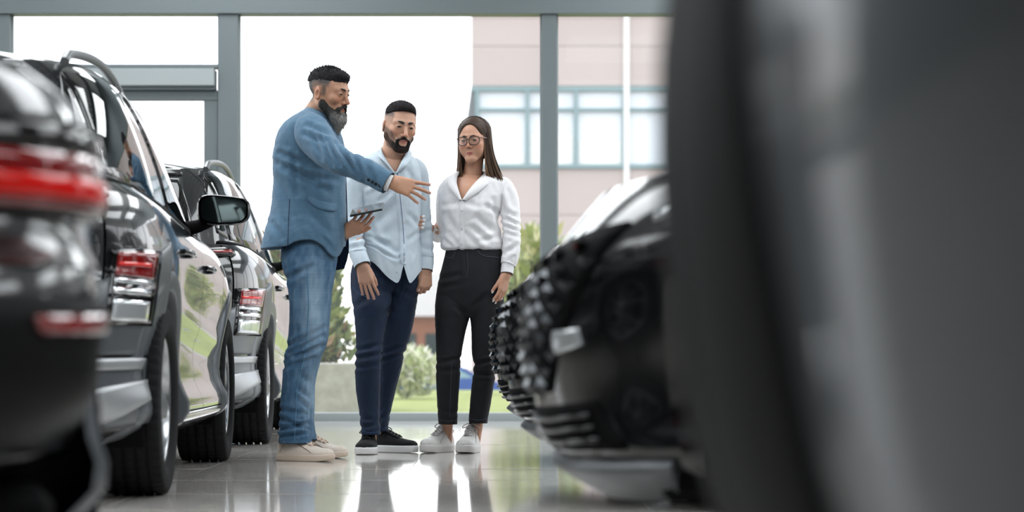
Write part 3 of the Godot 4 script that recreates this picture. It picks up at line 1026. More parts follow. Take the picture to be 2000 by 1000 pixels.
func rear_split(car: Node3D, m: Dictionary) -> void:
	# slim upper lamps on the tailgate, big lower lamps set in corner cladding
	both_sides(car, "corner_cladding", car_point, [V(side_s(1.42), 0.34), V(0.875, 0.34), V(0.862, 0.60), V(side_s(1.36), 0.80)], 24, 16, 0.012, m.cladding, 0.02)
	both_sides(car, "corner_cladding", car_point, [V(side_s(1.40), 0.10), V(0.885, 0.06), V(0.875, 0.33), V(side_s(1.44), 0.33)], 20, 8, 0.014, m.cladding, 0.02)
	for side in [1, -1]:
		var lamp := obj("tail_lamp", car_patch(car_point, [V(0.79, 0.455), V(0.850, 0.455), V(0.848, 0.735), V(0.785, 0.745)], 14, 12, 0.020, 0.03, side), m.lamp_dark, car, Vector3(0, 0.7, 0))
		obj("red_lens", car_patch(car_point, [V(0.797, 0.63), V(0.846, 0.63), V(0.844, 0.725), V(0.793, 0.735)], 10, 6, 0.027, 0.012, side), m.red, lamp, Vector3(0, 0.7, 0))
		obj("red_bar", car_patch(car_point, [V(0.805, 0.675), V(0.844, 0.672), V(0.844, 0.688), V(0.804, 0.692)], 8, 2, 0.034, 0.012, side), m.red_bright, lamp, Vector3(0, 0.7, 0))
		for q in [0.60, 0.565]:
			obj("chrome_bar", car_patch(car_point, [V(0.80, q), V(0.845, q), V(0.845, q + 0.018), V(0.80, q + 0.018)], 8, 2, 0.028, 0.014, side), m.chrome, lamp, Vector3(0, 0.7, 0))
		obj("clear_lens", car_patch(car_point, [V(0.80, 0.47), V(0.845, 0.47), V(0.845, 0.545), V(0.80, 0.545)], 8, 5, 0.027, 0.014, side), m.lens, lamp, Vector3(0, 0.7, 0))
		var up := obj("upper_tail_lamp", car_patch(car_point, [V(0.845, 0.925), V(0.955, 0.920), V(0.955, 0.955), V(0.842, 0.970)], 14, 4, 0.018, 0.03, side), m.lamp_dark, car, Vector3(0, 0.7, 0))
		obj("red_bar", car_patch(car_point, [V(0.85, 0.938), V(0.95, 0.932), V(0.95, 0.942), V(0.85, 0.952)], 12, 2, 0.024, 0.012, side), m.red, up, Vector3(0, 0.7, 0))
		obj("reflector", car_patch(car_point, [V(0.862, 0.375), V(0.905, 0.375), V(0.905, 0.405), V(0.858, 0.42)], 8, 3, 0.020, 0.02, side), m.red, car, Vector3(0, 0.7, 0))
		obj("bumper_strip", car_patch(car_point, [V(0.80, 0.285), V(0.90, 0.285), V(0.90, 0.325), V(0.795, 0.33)], 12, 3, 0.022, 0.02, side), m.silver, car, Vector3(0, 0.7, 0))
	both_sides(car, "bumper_corner", car_point, [V(0.800, 0.165), V(0.90, 0.06), V(0.90, 0.20), V(0.795, 0.245)], 14, 5, 0.026, m.silver, 0.02)
	both_sides(car, "lower_bumper", car_point, [V(0.87, 0.08), V(1.0, 0.08), V(1.0, 0.42), V(0.875, 0.36)], 14, 8, 0.016, m.cladding_dark, 0.02)
	both_sides(car, "skid_plate", car_point, [V(0.885, 0.02), V(1.0, 0.01), V(1.0, 0.17), V(0.90, 0.15)], 14, 6, 0.030, m.silver, 0.02)
	var plate := bx(Vector3(0, 0.79, 2.045), Vector3(0.52, 0.12, 0.012), 0.004)
	obj("number_plate", plate, m.white, car)

func rear_wide(car: Node3D, m: Dictionary) -> void:
	# a broad red lamp wrapped round each corner at shoulder height
	for side in [1, -1]:
		var lamp := obj("tail_lamp", car_patch(car_point, [V(0.77, 0.68), V(0.93, 0.68), V(0.945, 0.875), V(0.765, 0.86)], 18, 10, 0.016, 0.03, side), m.lamp_dark, car, Vector3(0, 0.7, 0))
		obj("red_lens", car_patch(car_point, [V(0.785, 0.695), V(0.925, 0.695), V(0.938, 0.81), V(0.78, 0.80)], 14, 6, 0.024, 0.014, side), m.red, lamp, Vector3(0, 0.7, 0))
		obj("red_glow_bar", car_patch(car_point, [V(0.80, 0.715), V(0.92, 0.715), V(0.922, 0.765), V(0.80, 0.755)], 12, 3, 0.031, 0.014, side), m.red_bright, lamp, Vector3(0, 0.7, 0))
		obj("clear_lens", car_patch(car_point, [V(0.79, 0.812), V(0.935, 0.822), V(0.94, 0.865), V(0.785, 0.85)], 10, 3, 0.024, 0.014, side), m.lamp_dark, lamp, Vector3(0, 0.7, 0))
		obj("reflector", car_patch(car_point, [V(0.825, 0.445), V(0.90, 0.44), V(0.905, 0.475), V(0.82, 0.485)], 8, 3, 0.022, 0.02, side), m.red, car, Vector3(0, 0.7, 0))
		obj("bumper_strip", car_patch(car_point, [V(0.82, 0.20), V(0.93, 0.19), V(0.93, 0.215), V(0.815, 0.23)], 12, 3, 0.024, 0.02, side), m.black_gloss, car, Vector3(0, 0.7, 0))
	both_sides(car, "lower_bumper", car_point, [V(0.80, 0.04), V(1.0, 0.04), V(1.0, 0.52), V(0.79, 0.50)], 22, 8, 0.014, m.cladding_dark, 0.02)
	both_sides(car, "skid_plate", car_point, [V(0.90, 0.01), V(1.0, 0.01), V(1.0, 0.15), V(0.92, 0.13)], 12, 5, 0.028, m.cladding_dark, 0.02)
	obj("number_plate", bx(Vector3(0, 0.80, 2.05), Vector3(0.52, 0.12, 0.012), 0.004), m.white, car)

func front_end(car: Node3D, m: Dictionary, look: Dictionary) -> void:
	var w: float = look.get("grille", 0.13)
	var wb: float = look.get("grille_low", w)
	var gb: float = look.get("grille_from", 0.36)
	var gt: float = look.get("grille_to", 0.86)
	var grille := obj("grille", car_patch(car_point, [V(0.0, gb), V(wb, gb), V(w, gt), V(0.0, gt + 0.02)], 18, 14, 0.006, 0.03, 1), m.black, car, Vector3(0, 0.7, 0))
	obj("mesh_back", car_patch(car_point, [V(0.0, gb), V(wb, gb), V(w, gt), V(0.0, gt + 0.02)], 18, 14, 0.006, 0.03, -1), m.black, grille, Vector3(0, 0.7, 0))
	if look.get("studs", true):
		var stud := Shape.new()
		stud.face([Vector3(-0.034, 0, 0), Vector3(0, -0.022, 0), Vector3(0.004, 0.002, 0.015)])
		stud.face([Vector3(0, -0.022, 0), Vector3(0.034, 0, 0), Vector3(0.004, 0.002, 0.015)])
		stud.face([Vector3(0.034, 0, 0), Vector3(0, 0.022, 0), Vector3(0.004, 0.002, 0.015)])
		stud.face([Vector3(0, 0.022, 0), Vector3(-0.034, 0, 0), Vector3(0.004, 0.002, 0.015)])
		var sm := stud.mesh(Vector3(0, 0, -1), false)
		for side in [1, -1]:
			for j in 9:
				var f := 0.395 + j * 0.054
				var x0 := 0.036 + (0.036 if j % 2 else 0.0)
				while true:
					# find s whose x is x0
					var lo := 0.0
					var hi := lerpf(wb, w, (f - 0.36) / 0.5)
					if car_point(hi, f).x < x0 + 0.02: break
					for it in 14:
						var md := (lo + hi) / 2
						if car_point(md, f).x < x0: lo = md
						else: hi = md
					var n := surf_normal(car_point, lo, f)
					var p := car_point(lo, f) + n * 0.008
					var o := MeshInstance3D.new()
					o.name = "grille_stud"
					o.mesh = sm
					o.material_override = m.dark_chrome
					n.x *= side
					p.x *= side
					var xa := Vector3.UP.cross(n).normalized()
					o.transform = Transform3D(Basis(xa, n.cross(xa), n), p)
					grille.add_child(o, true)
					x0 += 0.074
	if look.get("lamps", true): both_sides(car, "head_lamp", car_point, [V(wb + 0.012, 0.49), V(wb + 0.036, 0.50), V(wb + 0.034, 0.56), V(wb + 0.014, 0.575)], 8, 6, 0.010, m.lens, 0.02)
	if look.get("lamps", true): both_sides(car, "daytime_lamp", car_point, [V(w + 0.012, 0.85), V(w + 0.07, 0.87), V(w + 0.07, 0.90), V(w + 0.012, 0.89)], 8, 3, 0.010, m.lens, 0.02)
	if look.get("plain", false): return
	both_sides(car, "lower_intake", car_point, [V(0.0, 0.15), V(0.15, 0.15), V(0.14, 0.31), V(0.0, 0.31)], 14, 5, 0.006, m.black, 0.02)
	for k in 3:
		both_sides(car, "intake_slat", car_point, [V(0.0, 0.175 + k * 0.042), V(0.135, 0.175 + k * 0.042), V(0.135, 0.19 + k * 0.042), V(0.0, 0.19 + k * 0.042)], 12, 2, 0.016, m.chrome if look.get("slats", false) else m.black_gloss, 0.012)
	both_sides(car, "skid_plate", car_point, [V(0.0, 0.005), V(0.165, 0.02), V(0.17, 0.115), V(0.0, 0.125)], 16, 6, 0.030, m.front_skid, 0.03)

func build_cars() -> void:
	var m := {
		"paint": paint(Color(0.10, 0.108, 0.12), 0.2, 0.22), "black": mat(Color(0.045, 0.045, 0.05), 0.7, 0.0, {"metallic_specular": 0.2}), "black_gloss": mat(Color(0.03, 0.03, 0.035), 0.15),
		"glass": mat(Color(0.03, 0.035, 0.04), 0.02, 0.0, {"metallic_specular": 0.7}), "chrome": mat(Color(0.82, 0.83, 0.84), 0.12, 1.0), "rail": mat(Color(0.45, 0.46, 0.47), 0.35, 0.6),
		"cladding": mat(Color(0.37, 0.385, 0.40), 0.36, 0.35), "cladding_dark": mat(Color(0.055, 0.055, 0.06), 0.5, 0.0, {"metallic_specular": 0.25}), "tyre": mat(Color(0.10, 0.10, 0.105), 0.8, 0.0, {"metallic_specular": 0.3}), "rim": mat(Color(0.68, 0.69, 0.70), 0.22, 0.9),
		"steel": mat(Color(0.35, 0.35, 0.36), 0.4, 0.9), "mirror": mat(Color(0.50, 0.56, 0.56), 0.02, 1.0), "lamp_dark": mat(Color(0.05, 0.04, 0.045), 0.08), "silver": mat(Color(0.66, 0.67, 0.68), 0.38, 0.5),
		"red": paint(Color(0.50, 0.045, 0.04), 0.0, 0.1), "red_bright": mat(Color(0.85, 0.09, 0.06), 0.1), "lens": paint(Color(0.80, 0.82, 0.83), 0.5, 0.12), "white": mat(Color(0.82, 0.82, 0.80), 0.5),
		"front_skid": mat(Color(0.40, 0.41, 0.42), 0.4, 0.5), "dark_chrome": mat(Color(0.20, 0.21, 0.22), 0.10, 1.0),
	}
	var b := make_car("crossover_car", "dark crossover with door mirror and grey arch cladding, middle of the row beside the men", m, {"rear": "split", "sill": m.paint, "studs": false, "grille": 0.13, "group": "dark crossovers in the row beside the men"})
	b.position = Vector3(-2.175, -0.004, -9.66)
	b.rotation.y = deg_to_rad(2.2)
	var c: Node3D = b.duplicate()
	c.name = numbered("crossover_car")
	add_child(c)
	tag(c, "dark crossover with split tail lamps parked by the window wall beside the man in jeans", "car", "dark crossovers in the row beside the men")
	c.position = Vector3(-2.29, -0.004, -14.42)
	c.rotation.y = deg_to_rad(1.5)
	var ma: Dictionary = m.duplicate()
	ma.paint = paint(Color(0.10, 0.10, 0.105), 0.1, 0.25)
	tail_drop = 0.12
	tuck = 1.0
	notch = 0.42
	cabin_w = 0.88
	var a := make_car("saloon_car", "black saloon with broad red tail lamp, parked askew at the row's end", ma, {"rear": "wide", "studs": false, "grille": 0.13})
	tail_drop = 0.0
	tuck = 0.0
	notch = 0.0
	cabin_w = 1.0
	a.rotation.y = deg_to_rad(32.0)
	a.position = Vector3(-2.33, -0.004, -4.98)
	var md: Dictionary = m.duplicate()
	md.paint = paint(Color(0.035, 0.04, 0.05), 0.0, 0.2)
	md.cladding = m.cladding_dark
	car_drop = 0.01
	var d3 := make_car("studded_grille_car", "black car with studded grille and silver skid plate, beside the grey car", md, {"rear": "wide", "grille": 0.155, "grille_low": 0.10, "group": "black cars with studded grilles"})
	var labels := ["black car with studded grille between two other black cars", "black studded grille car at the row's end behind the woman in white"]
	var row := [[0.035, -5.65], [-0.03, -8.30], [-0.085, -10.95]]
	for k in 3:
		var o: Node3D = d3
		if k:
			o = d3.duplicate()
			o.name = numbered("studded_grille_car")
			add_child(o)
			tag(o, labels[k - 1], "car", "black cars with studded grilles")
		o.rotation.y = deg_to_rad(90.0 - 1.1)
		o.position = Vector3(row[k][0] + 2.15, 0, row[k][1])
	car_drop = -0.24
	var me: Dictionary = m.duplicate()
	me.paint = paint(Color(0.33, 0.345, 0.36), 0.3, 0.36)
	me.lens = m.lamp_dark
	var e := make_car("grey_car", "grey metallic car with a dark grille, first of the facing row", me, {"rear": "wide", "grille": 0.060, "grille_low": 0.095, "grille_from": 0.02, "grille_to": 0.93, "plain": true, "lamps": false, "studs": false})
	e.rotation.y = deg_to_rad(90.0 - 1.1)
	e.position = Vector3(0.125 + 2.15, 0, -1.72)
# ---------------------------------------------------------------- implicit bodies meshed as surface nets
class Prim:
	var kind := 0            # 0 tapered capsule, 1 ellipsoid, 2 half-space
	var a: Vector3
	var ba: Vector3
	var inv := 0.0
	var r1 := 0.0
	var r2 := 0.0
	var k := 0.01
	var cut := false
	var turn := Basis.IDENTITY
	func dist(p: Vector3) -> float:
		if kind == 0:
			var pa := p - a
			var h := clampf(pa.dot(ba) * inv, 0.0, 1.0)
			return (pa - ba * h).length() - r1 - (r2 - r1) * h
		if kind == 1:
			var q := turn * (p - a)
			var e := Vector3(q.x / ba.x, q.y / ba.y, q.z / ba.z)
			var k0 := e.length()
			var k1 := Vector3(e.x / ba.x, e.y / ba.y, e.z / ba.z).length()
			return k0 * (k0 - 1.0) / maxf(k1, 1e-6)
		return ba.dot(p - a)

func cap(a: Vector3, b: Vector3, r1: float, r2: float, k := 0.01, cut := false) -> Prim:
	var q := Prim.new()
	q.a = a
	q.ba = b - a
	q.inv = 1.0 / maxf(q.ba.length_squared(), 1e-9)
	q.r1 = r1
	q.r2 = r2
	q.k = k
	q.cut = cut
	return q

func ell(c: Vector3, r: Vector3, k := 0.01, cut := false, turn := Basis.IDENTITY) -> Prim:
	var q := Prim.new()
	q.kind = 1
	q.a = c
	q.ba = r
	q.k = k
	q.cut = cut
	q.turn = turn.inverse()
	return q

func half(c: Vector3, n: Vector3, k := 0.004) -> Prim:
	# cuts away the side n points to
	var q := Prim.new()
	q.kind = 2
	q.a = c
	q.ba = -n.normalized()
	q.k = k
	q.cut = true
	return q

static func field(list: Array, p: Vector3) -> float:
	var d := 1e3
	for q: Prim in list:
		var e := q.dist(p)
		if q.cut:
			e = -e
			if e > d + q.k: d = e
			elif e > d - q.k:
				var h := 0.5 - 0.5 * (d - e) / q.k
				d = lerpf(d, e, h) + q.k * h * (1.0 - h)
		else:
			if e < d - q.k: d = e
			elif e < d + q.k:
				var h := 0.5 + 0.5 * (d - e) / q.k
				d = lerpf(d, e, h) - q.k * h * (1.0 - h)
	return d

# lo, hi: bounds; h: cell; bump: Callable(p) -> extra distance, or null; tint: Callable(p) -> Color
func nets(list: Array, lo: Vector3, hi: Vector3, h: float, tint = null, bump = null) -> Shape:
	var s := Shape.new()
	var nx := int(ceil((hi.x - lo.x) / h / 4.0)) * 4 + 4
	var ny := int(ceil((hi.y - lo.y) / h / 4.0)) * 4 + 4
	var nz := int(ceil((hi.z - lo.z) / h / 4.0)) * 4 + 4
	var val := PackedFloat32Array()
	val.resize(nx * ny * nz)
	val.fill(1.0)
	var cell := PackedInt32Array()
	cell.resize(nx * ny * nz)
	cell.fill(-1)
	var near := []
	var reach := h * 4.0 * 0.87 + h * 2.0
	for bz in nz / 4:
		for by in ny / 4:
			for bx in nx / 4:
				var c := lo + Vector3(bx * 4 + 1.5, by * 4 + 1.5, bz * 4 + 1.5) * h
				var dc := 1e3
				var kept := []
				var best := 1e3
				var ds := PackedFloat32Array()
				for q: Prim in list:
					var e := q.dist(c)
					ds.append(e)
					if not q.cut and e < best: best = e
				if best > reach + 0.02: continue
				for i in list.size():
					var q: Prim = list[i]
					if q.cut:
						if ds[i] < reach * 2.2 + q.k: kept.append(q)
					elif ds[i] < best + reach * 2.2 + q.k: kept.append(q)
				dc = field(kept, c)
				if dc > reach + 0.006: continue
				if dc < -reach - 0.006:
					for k in 4:
						for j in 4:
							var f := ((bz * 4 + k) * ny + by * 4 + j) * nx + bx * 4
							val[f] = -1.0; val[f + 1] = -1.0; val[f + 2] = -1.0; val[f + 3] = -1.0
					continue
				near.append(Vector3i(bx * 4, by * 4, bz * 4))
				for k in 4:
					for j in 4:
						for i in 4:
							var p := lo + Vector3(bx * 4 + i, by * 4 + j, bz * 4 + k) * h
							var v := field(kept, p)
							if bump != null: v += bump.call(p)
							val[((bz * 4 + k) * ny + by * 4 + j) * nx + bx * 4 + i] = v
	var dy := nx
	var dz := nx * ny
	for b: Vector3i in near:
		for k in 4:
			if b.z + k >= nz - 1: continue
			for j in 4:
				if b.y + j >= ny - 1: continue
				for i in 4:
					if b.x + i >= nx - 1: continue
					var f := ((b.z + k) * ny + b.y + j) * nx + b.x + i
					var v000 := val[f]
					var v100 := val[f + 1]
					var v010 := val[f + dy]
					var v110 := val[f + dy + 1]
					var v001 := val[f + dz]
					var v101 := val[f + dz + 1]
					var v011 := val[f + dz + dy]
					var v111 := val[f + dz + dy + 1]
					var lo_v := minf(minf(minf(v000, v100), minf(v010, v110)), minf(minf(v001, v101), minf(v011, v111)))
					if lo_v > 0.0: continue
					var hi_v := maxf(maxf(maxf(v000, v100), maxf(v010, v110)), maxf(maxf(v001, v101), maxf(v011, v111)))
					if hi_v <= 0.0: continue
					var sum := Vector3.ZERO
					var cnt := 0
					for e in [[v000, v100, 0.0, 0.0, 0], [v010, v110, 1.0, 0.0, 0], [v001, v101, 0.0, 1.0, 0], [v011, v111, 1.0, 1.0, 0],
							[v000, v010, 0.0, 0.0, 1], [v100, v110, 1.0, 0.0, 1], [v001, v011, 0.0, 1.0, 1], [v101, v111, 1.0, 1.0, 1],
							[v000, v001, 0.0, 0.0, 2], [v100, v101, 1.0, 0.0, 2], [v010, v011, 0.0, 1.0, 2], [v110, v111, 1.0, 1.0, 2]]:
						if (e[0] > 0.0) == (e[1] > 0.0): continue
						var t: float = e[0] / (e[0] - e[1])
						cnt += 1
						if e[4] == 0: sum += Vector3(t, e[2], e[3])
						elif e[4] == 1: sum += Vector3(e[2], t, e[3])
						else: sum += Vector3(e[2], e[3], t)
					var p := lo + (Vector3(b.x + i, b.y + j, b.z + k) + sum / cnt) * h
					cell[f] = s.v.size()
					s.v.append(p)
					s.uv.append(Vector2(p.x, p.y))
					s.col.append(tint.call(p) if tint != null else Color.WHITE)
	for b: Vector3i in near:
		for k in 4:
			if b.z + k == 0 or b.z + k >= nz - 1: continue
			for j in 4:
				if b.y + j == 0 or b.y + j >= ny - 1: continue
				for i in 4:
					if b.x + i == 0 or b.x + i >= nx - 1: continue
					var f := ((b.z + k) * ny + b.y + j) * nx + b.x + i
					var inside := val[f] <= 0.0
					for ax in 3:
						var st: int = [1, dy, dz][ax]
						if (val[f + st] <= 0.0) == inside: continue
						var u: int = [dy, dz, 1][ax]
						var w: int = [dz, 1, dy][ax]
						var c0 := cell[f]
						var c1 := cell[f - u]
						var c2 := cell[f - u - w]
						var c3 := cell[f - w]
						if c0 < 0 or c1 < 0 or c2 < 0 or c3 < 0: continue
						if inside: s.quad(c0, c3, c2, c1)
						else: s.quad(c0, c1, c2, c3)
	s.flip()
	return s

func bounds(list: Array, pad := 0.012) -> AABB:
	var lo := Vector3.ONE * 1e3
	var hi := -lo
	for q: Prim in list:
		if q.cut: continue
		var r := Vector3.ONE * maxf(q.r1, q.r2)
		if q.kind == 1:
			r = Vector3.ONE * maxf(q.ba.x, maxf(q.ba.y, q.ba.z))
			lo = lo.min(q.a - r)
			hi = hi.max(q.a + r)
		else:
			lo = lo.min(q.a - r).min(q.a + q.ba - r)
			hi = hi.max(q.a + r).max(q.a + q.ba + r)
	return AABB(lo - Vector3.ONE * pad, hi - lo + Vector3.ONE * 2 * pad)

func net_of(list: Array, h: float, tint = null, bump = null) -> Shape:
	var b := bounds(list)
	return nets(list, b.position, b.end, h, tint, bump)

# the same, worked out on another thread: wait for it with .wait_to_finish()
func net_later(list: Array, h: float, tint = null, bump = null) -> Thread:
	var t := Thread.new()
	t.start(net_of.bind(list, h, tint, bump))
	return t

# ---------------------------------------------------------------- heads (local: +z face, +y up, +x the person's left; eyes at y = 0)
func head_prims(o: Dictionary) -> Array:
	var w: float = o.get("w", 1.0)
	var soft: bool = o.get("soft", false)
	var l := []
	l.append(ell(Vector3(0, 0.036, -0.014), Vector3(0.0755 * w, 0.080, 0.098), 0.02))
	l.append(ell(Vector3(0, -0.012, 0.022), Vector3(0.066 * w, 0.082, 0.064), 0.03))
	var jw: float = o.get("jaw", 1.0)
	for s in [-1, 1]:
		l.append(cap(Vector3(s * 0.052 * w * jw, -0.058, -0.004), Vector3(s * 0.016, -0.101, 0.066), 0.017, 0.016, 0.03))
		l.append(cap(Vector3(s * 0.056 * w, -0.022, 0.0), Vector3(s * 0.052 * w * jw, -0.058, -0.002), 0.018, 0.017, 0.02))
		l.append(ell(Vector3(s * 0.044 * w, -0.026, 0.058), Vector3(0.021, 0.018, 0.018), 0.022))
		if soft: l.append(ell(Vector3(s * 0.036, -0.052, 0.052), Vector3(0.026, 0.030, 0.027), 0.020))
		l.append(cap(Vector3(s * 0.012, 0.021, 0.084), Vector3(s * 0.046 * w, 0.018, 0.066), 0.0065 if soft else 0.0095, 0.009, 0.016))
	l.append(ell(Vector3(0, -0.100, 0.070), Vector3(0.022, 0.018, 0.018), 0.018))
	l.append(ell(Vector3(0, -0.066, 0.066 if soft else 0.073), Vector3(0.030, 0.024, 0.018), 0.016))
	# neck
	var nb: Vector3 = o.get("neck", Vector3(0, -0.22, -0.05))
	var nr: float = o.get("neck_r", 0.058)
	l.append(cap(Vector3(0, -0.055, -0.025), nb, nr * 0.96, nr * 1.08, 0.018))
	# eye sockets, then lids over the eyeballs
	for s in [-1, 1]:
		l.append(ell(Vector3(s * 0.031, -0.001, 0.097), Vector3(0.019, 0.013, 0.017), 0.012, true))
		l.append(ell(Vector3(s * 0.031, -0.001, 0.0735), Vector3(0.0165, 0.0150, 0.0150), 0.005))
		var open: float = o.get("open", 0.0045)
		l.append(ell(Vector3(s * 0.031, -0.002, 0.092), Vector3(0.0125, open, 0.012), 0.0015, true))
	# nose
	var nz: float = o.get("nose", 1.0)
	var ny := 0.005 if soft else 0.0
	var ns := 0.85 if soft else 1.0
	l.append(cap(Vector3(0, 0.010, 0.085), Vector3(0, -0.036 + ny, 0.086 + 0.020 * nz), 0.0075 * ns, 0.0105 * ns, 0.010))
	for s in [-1, 1]: l.append(ell(Vector3(s * 0.0115 * ns, -0.0415 + ny, 0.093), Vector3(0.0085, 0.0075, 0.010) * ns, 0.006))
	for s in [-1, 1]: l.append(ell(Vector3(s * 0.006 * ns, -0.049 + ny, 0.097), Vector3(0.0035, 0.004, 0.005), 0.002, true))
	# lips
	var mw: float = o.get("mouth", 0.022)
	var lz := -0.0045 if soft else 0.0
	for s in [-1, 1]:
		l.append(cap(Vector3(s * mw, -0.0665, 0.083 + lz), Vector3(0, -0.0645, 0.0915 + lz), 0.003, 0.0048, 0.004))
		l.append(cap(Vector3(s * mw * 0.8, -0.0735, 0.083 + lz), Vector3(0, -0.0755, 0.0900 + lz), 0.003, 0.0055, 0.004))
	var gape: float = o.get("gape", 0.0014)
	l.append(ell(Vector3(0, -0.0695, 0.094), Vector3(mw * 0.95, gape, 0.012), 0.0015, true))
	# ears
	for s in [-1, 1]:
		var t := Basis.from_euler(Vector3(-0.12, s * 0.32, 0))
		var c := Vector3(s * 0.0785 * w, -0.012, -0.016)
		l.append(ell(c, Vector3(0.0080, 0.031, 0.0185), 0.006, false, t))
		l.append(ell(c + Vector3(s * 0.007, -0.002, 0.004), Vector3(0.007, 0.016, 0.009), 0.004, true, t))
	return l

func head_tint(o: Dictionary) -> Callable:
	var skin: Color = o.skin
	var lip: Color = o.lip
	var scalp: Color = o.get("stubble", skin)
	var n := noise
	return func(p: Vector3) -> Color:
		var c := skin
		var v := n.get_noise_3d(p.x * 90.0, p.y * 90.0, p.z * 90.0)
		c = c * (1.0 + 0.07 * v)
		# ruddy cheeks, nose and ears
		var red := exp(-pow((absf(p.x) - 0.042) / 0.02, 2.0) - pow((p.y + 0.03) / 0.02, 2.0)) * (1.0 if p.z > 0.02 else 0.0) + exp(-pow(p.x / 0.014, 2.0) - pow((p.y + 0.038) / 0.014, 2.0)) * (1.0 if p.z > 0.09 else 0.0) + (0.7 if absf(p.x) > 0.076 else 0.0)
		c = c.lerp(Color(skin.r * 1.04, skin.g * 0.74, skin.b * 0.70), clampf(red * 0.55, 0.0, 0.7))
		if p.z > 0.078:
			var m := pow(p.x / (0.020 if o.has("soft") else 0.024), 2.0) + pow((p.y + 0.070) / (0.0095 if o.has("soft") else 0.011), 2.0)
			if m < 1.0: c = c.lerp(lip, smoothstep(1.0, 0.6, m))
		# short beard growing on cheeks and jaw
		if o.has("growth") and p.z > -0.012 and p.y > -0.122 + 0.5 * maxf(0.0, 0.03 - p.z):
			var line := -0.026 - (0.062 - absf(p.x)) * 1.35
			var g := smoothstep(0.004, -0.006, p.y - line) * smoothstep(-0.012, 0.0, p.z)
			if absf(p.x) < 0.030: g = maxf(g if p.y < -0.082 else 0.0, smoothstep(-0.050, -0.054, p.y) * smoothstep(-0.064, -0.060, p.y) * 0.9)
			c = c.lerp(Color(0.035, 0.027, 0.024), clampf(g * (o.growth + 0.12 * v), 0.0, 1.0))
		# hair roots on the scalp
		if o.has("fade"):
			var f: float = o.fade.call(p) + 0.25 * v
			c = c.lerp(scalp, clampf(f, 0.0, 1.0))
		return Color(c.r, c.g, c.b)

func eyes(parent: Node, t: Transform3D, origin: Vector3, iris: Color, look: Vector3, lash: float) -> void:
	for s in [-1, 1]:
		var e := Shape.new()
		var c := Vector3(s * 0.031, -0.0015, 0.0745)
		var dir := look.normalized()
		var xa := Vector3.UP.cross(dir).normalized()
		var b := Basis(xa, dir.cross(xa), dir)
		var rows := []
		var cols := []
		for j in 13:
			var a := PI * j / 12.0 * 0.5
			var ring := PackedVector3Array()
			var rc := []
			var tone := Color(0.012, 0.010, 0.010) if j < 3 else (iris if j < 7 else Color(0.50, 0.46, 0.44))
			for i in 24:
				ring.append(t * (c + b * (Vector3(sin(a) * cos(TAU * i / 24.0), sin(a) * sin(TAU * i / 24.0), cos(a)) * 0.0128)) - origin)
				rc.append(tone)
			rows.append(ring)
			cols.append(rc)
		e.grid(rows, true, [], cols)
		obj("eyeball", e, mats.eye, parent, t * c - origin)
		var la := Shape.new()
		var lp := []
		for i in 9:
			var u := (i - 4) / 4.0
			lp.append(t * Vector3(s * 0.031 + u * 0.0135, -0.0020 + lash * (1.0 - u * u) - 0.0006 * absf(u), 0.0895 - 0.0075 * u * u) - origin)
		la.tube(lp, [0.0006, 0.0013, 0.0015, 0.0016, 0.0016, 0.0016, 0.0015, 0.0013, 0.0006], 6)
		obj("eyelash", la, mats.black_hair, parent, lp[4])

func brows(parent: Node, t: Transform3D, origin: Vector3, m: Material, thick: float, w := 1.0) -> void:
	for s in [-1, 1]:
		var q := Shape.new()
		var path := []
		var rad := []
		for i in 9:
			var u := i / 8.0
			path.append(t * Vector3(s * lerpf(0.011, 0.050 * w, u), 0.0195 + 0.0055 * sin(u * 2.2) - 0.002 * u, lerpf(0.0945, 0.0700, pow(u, 1.5))) - origin)
			rad.append(thick * (0.7 + 0.6 * sin(PI * minf(1.0, u + 0.15))) * (1.0 - 0.6 * u * u))
		q.tube(path, rad, 7)
		obj("eyebrow", q, m, parent, path[4])

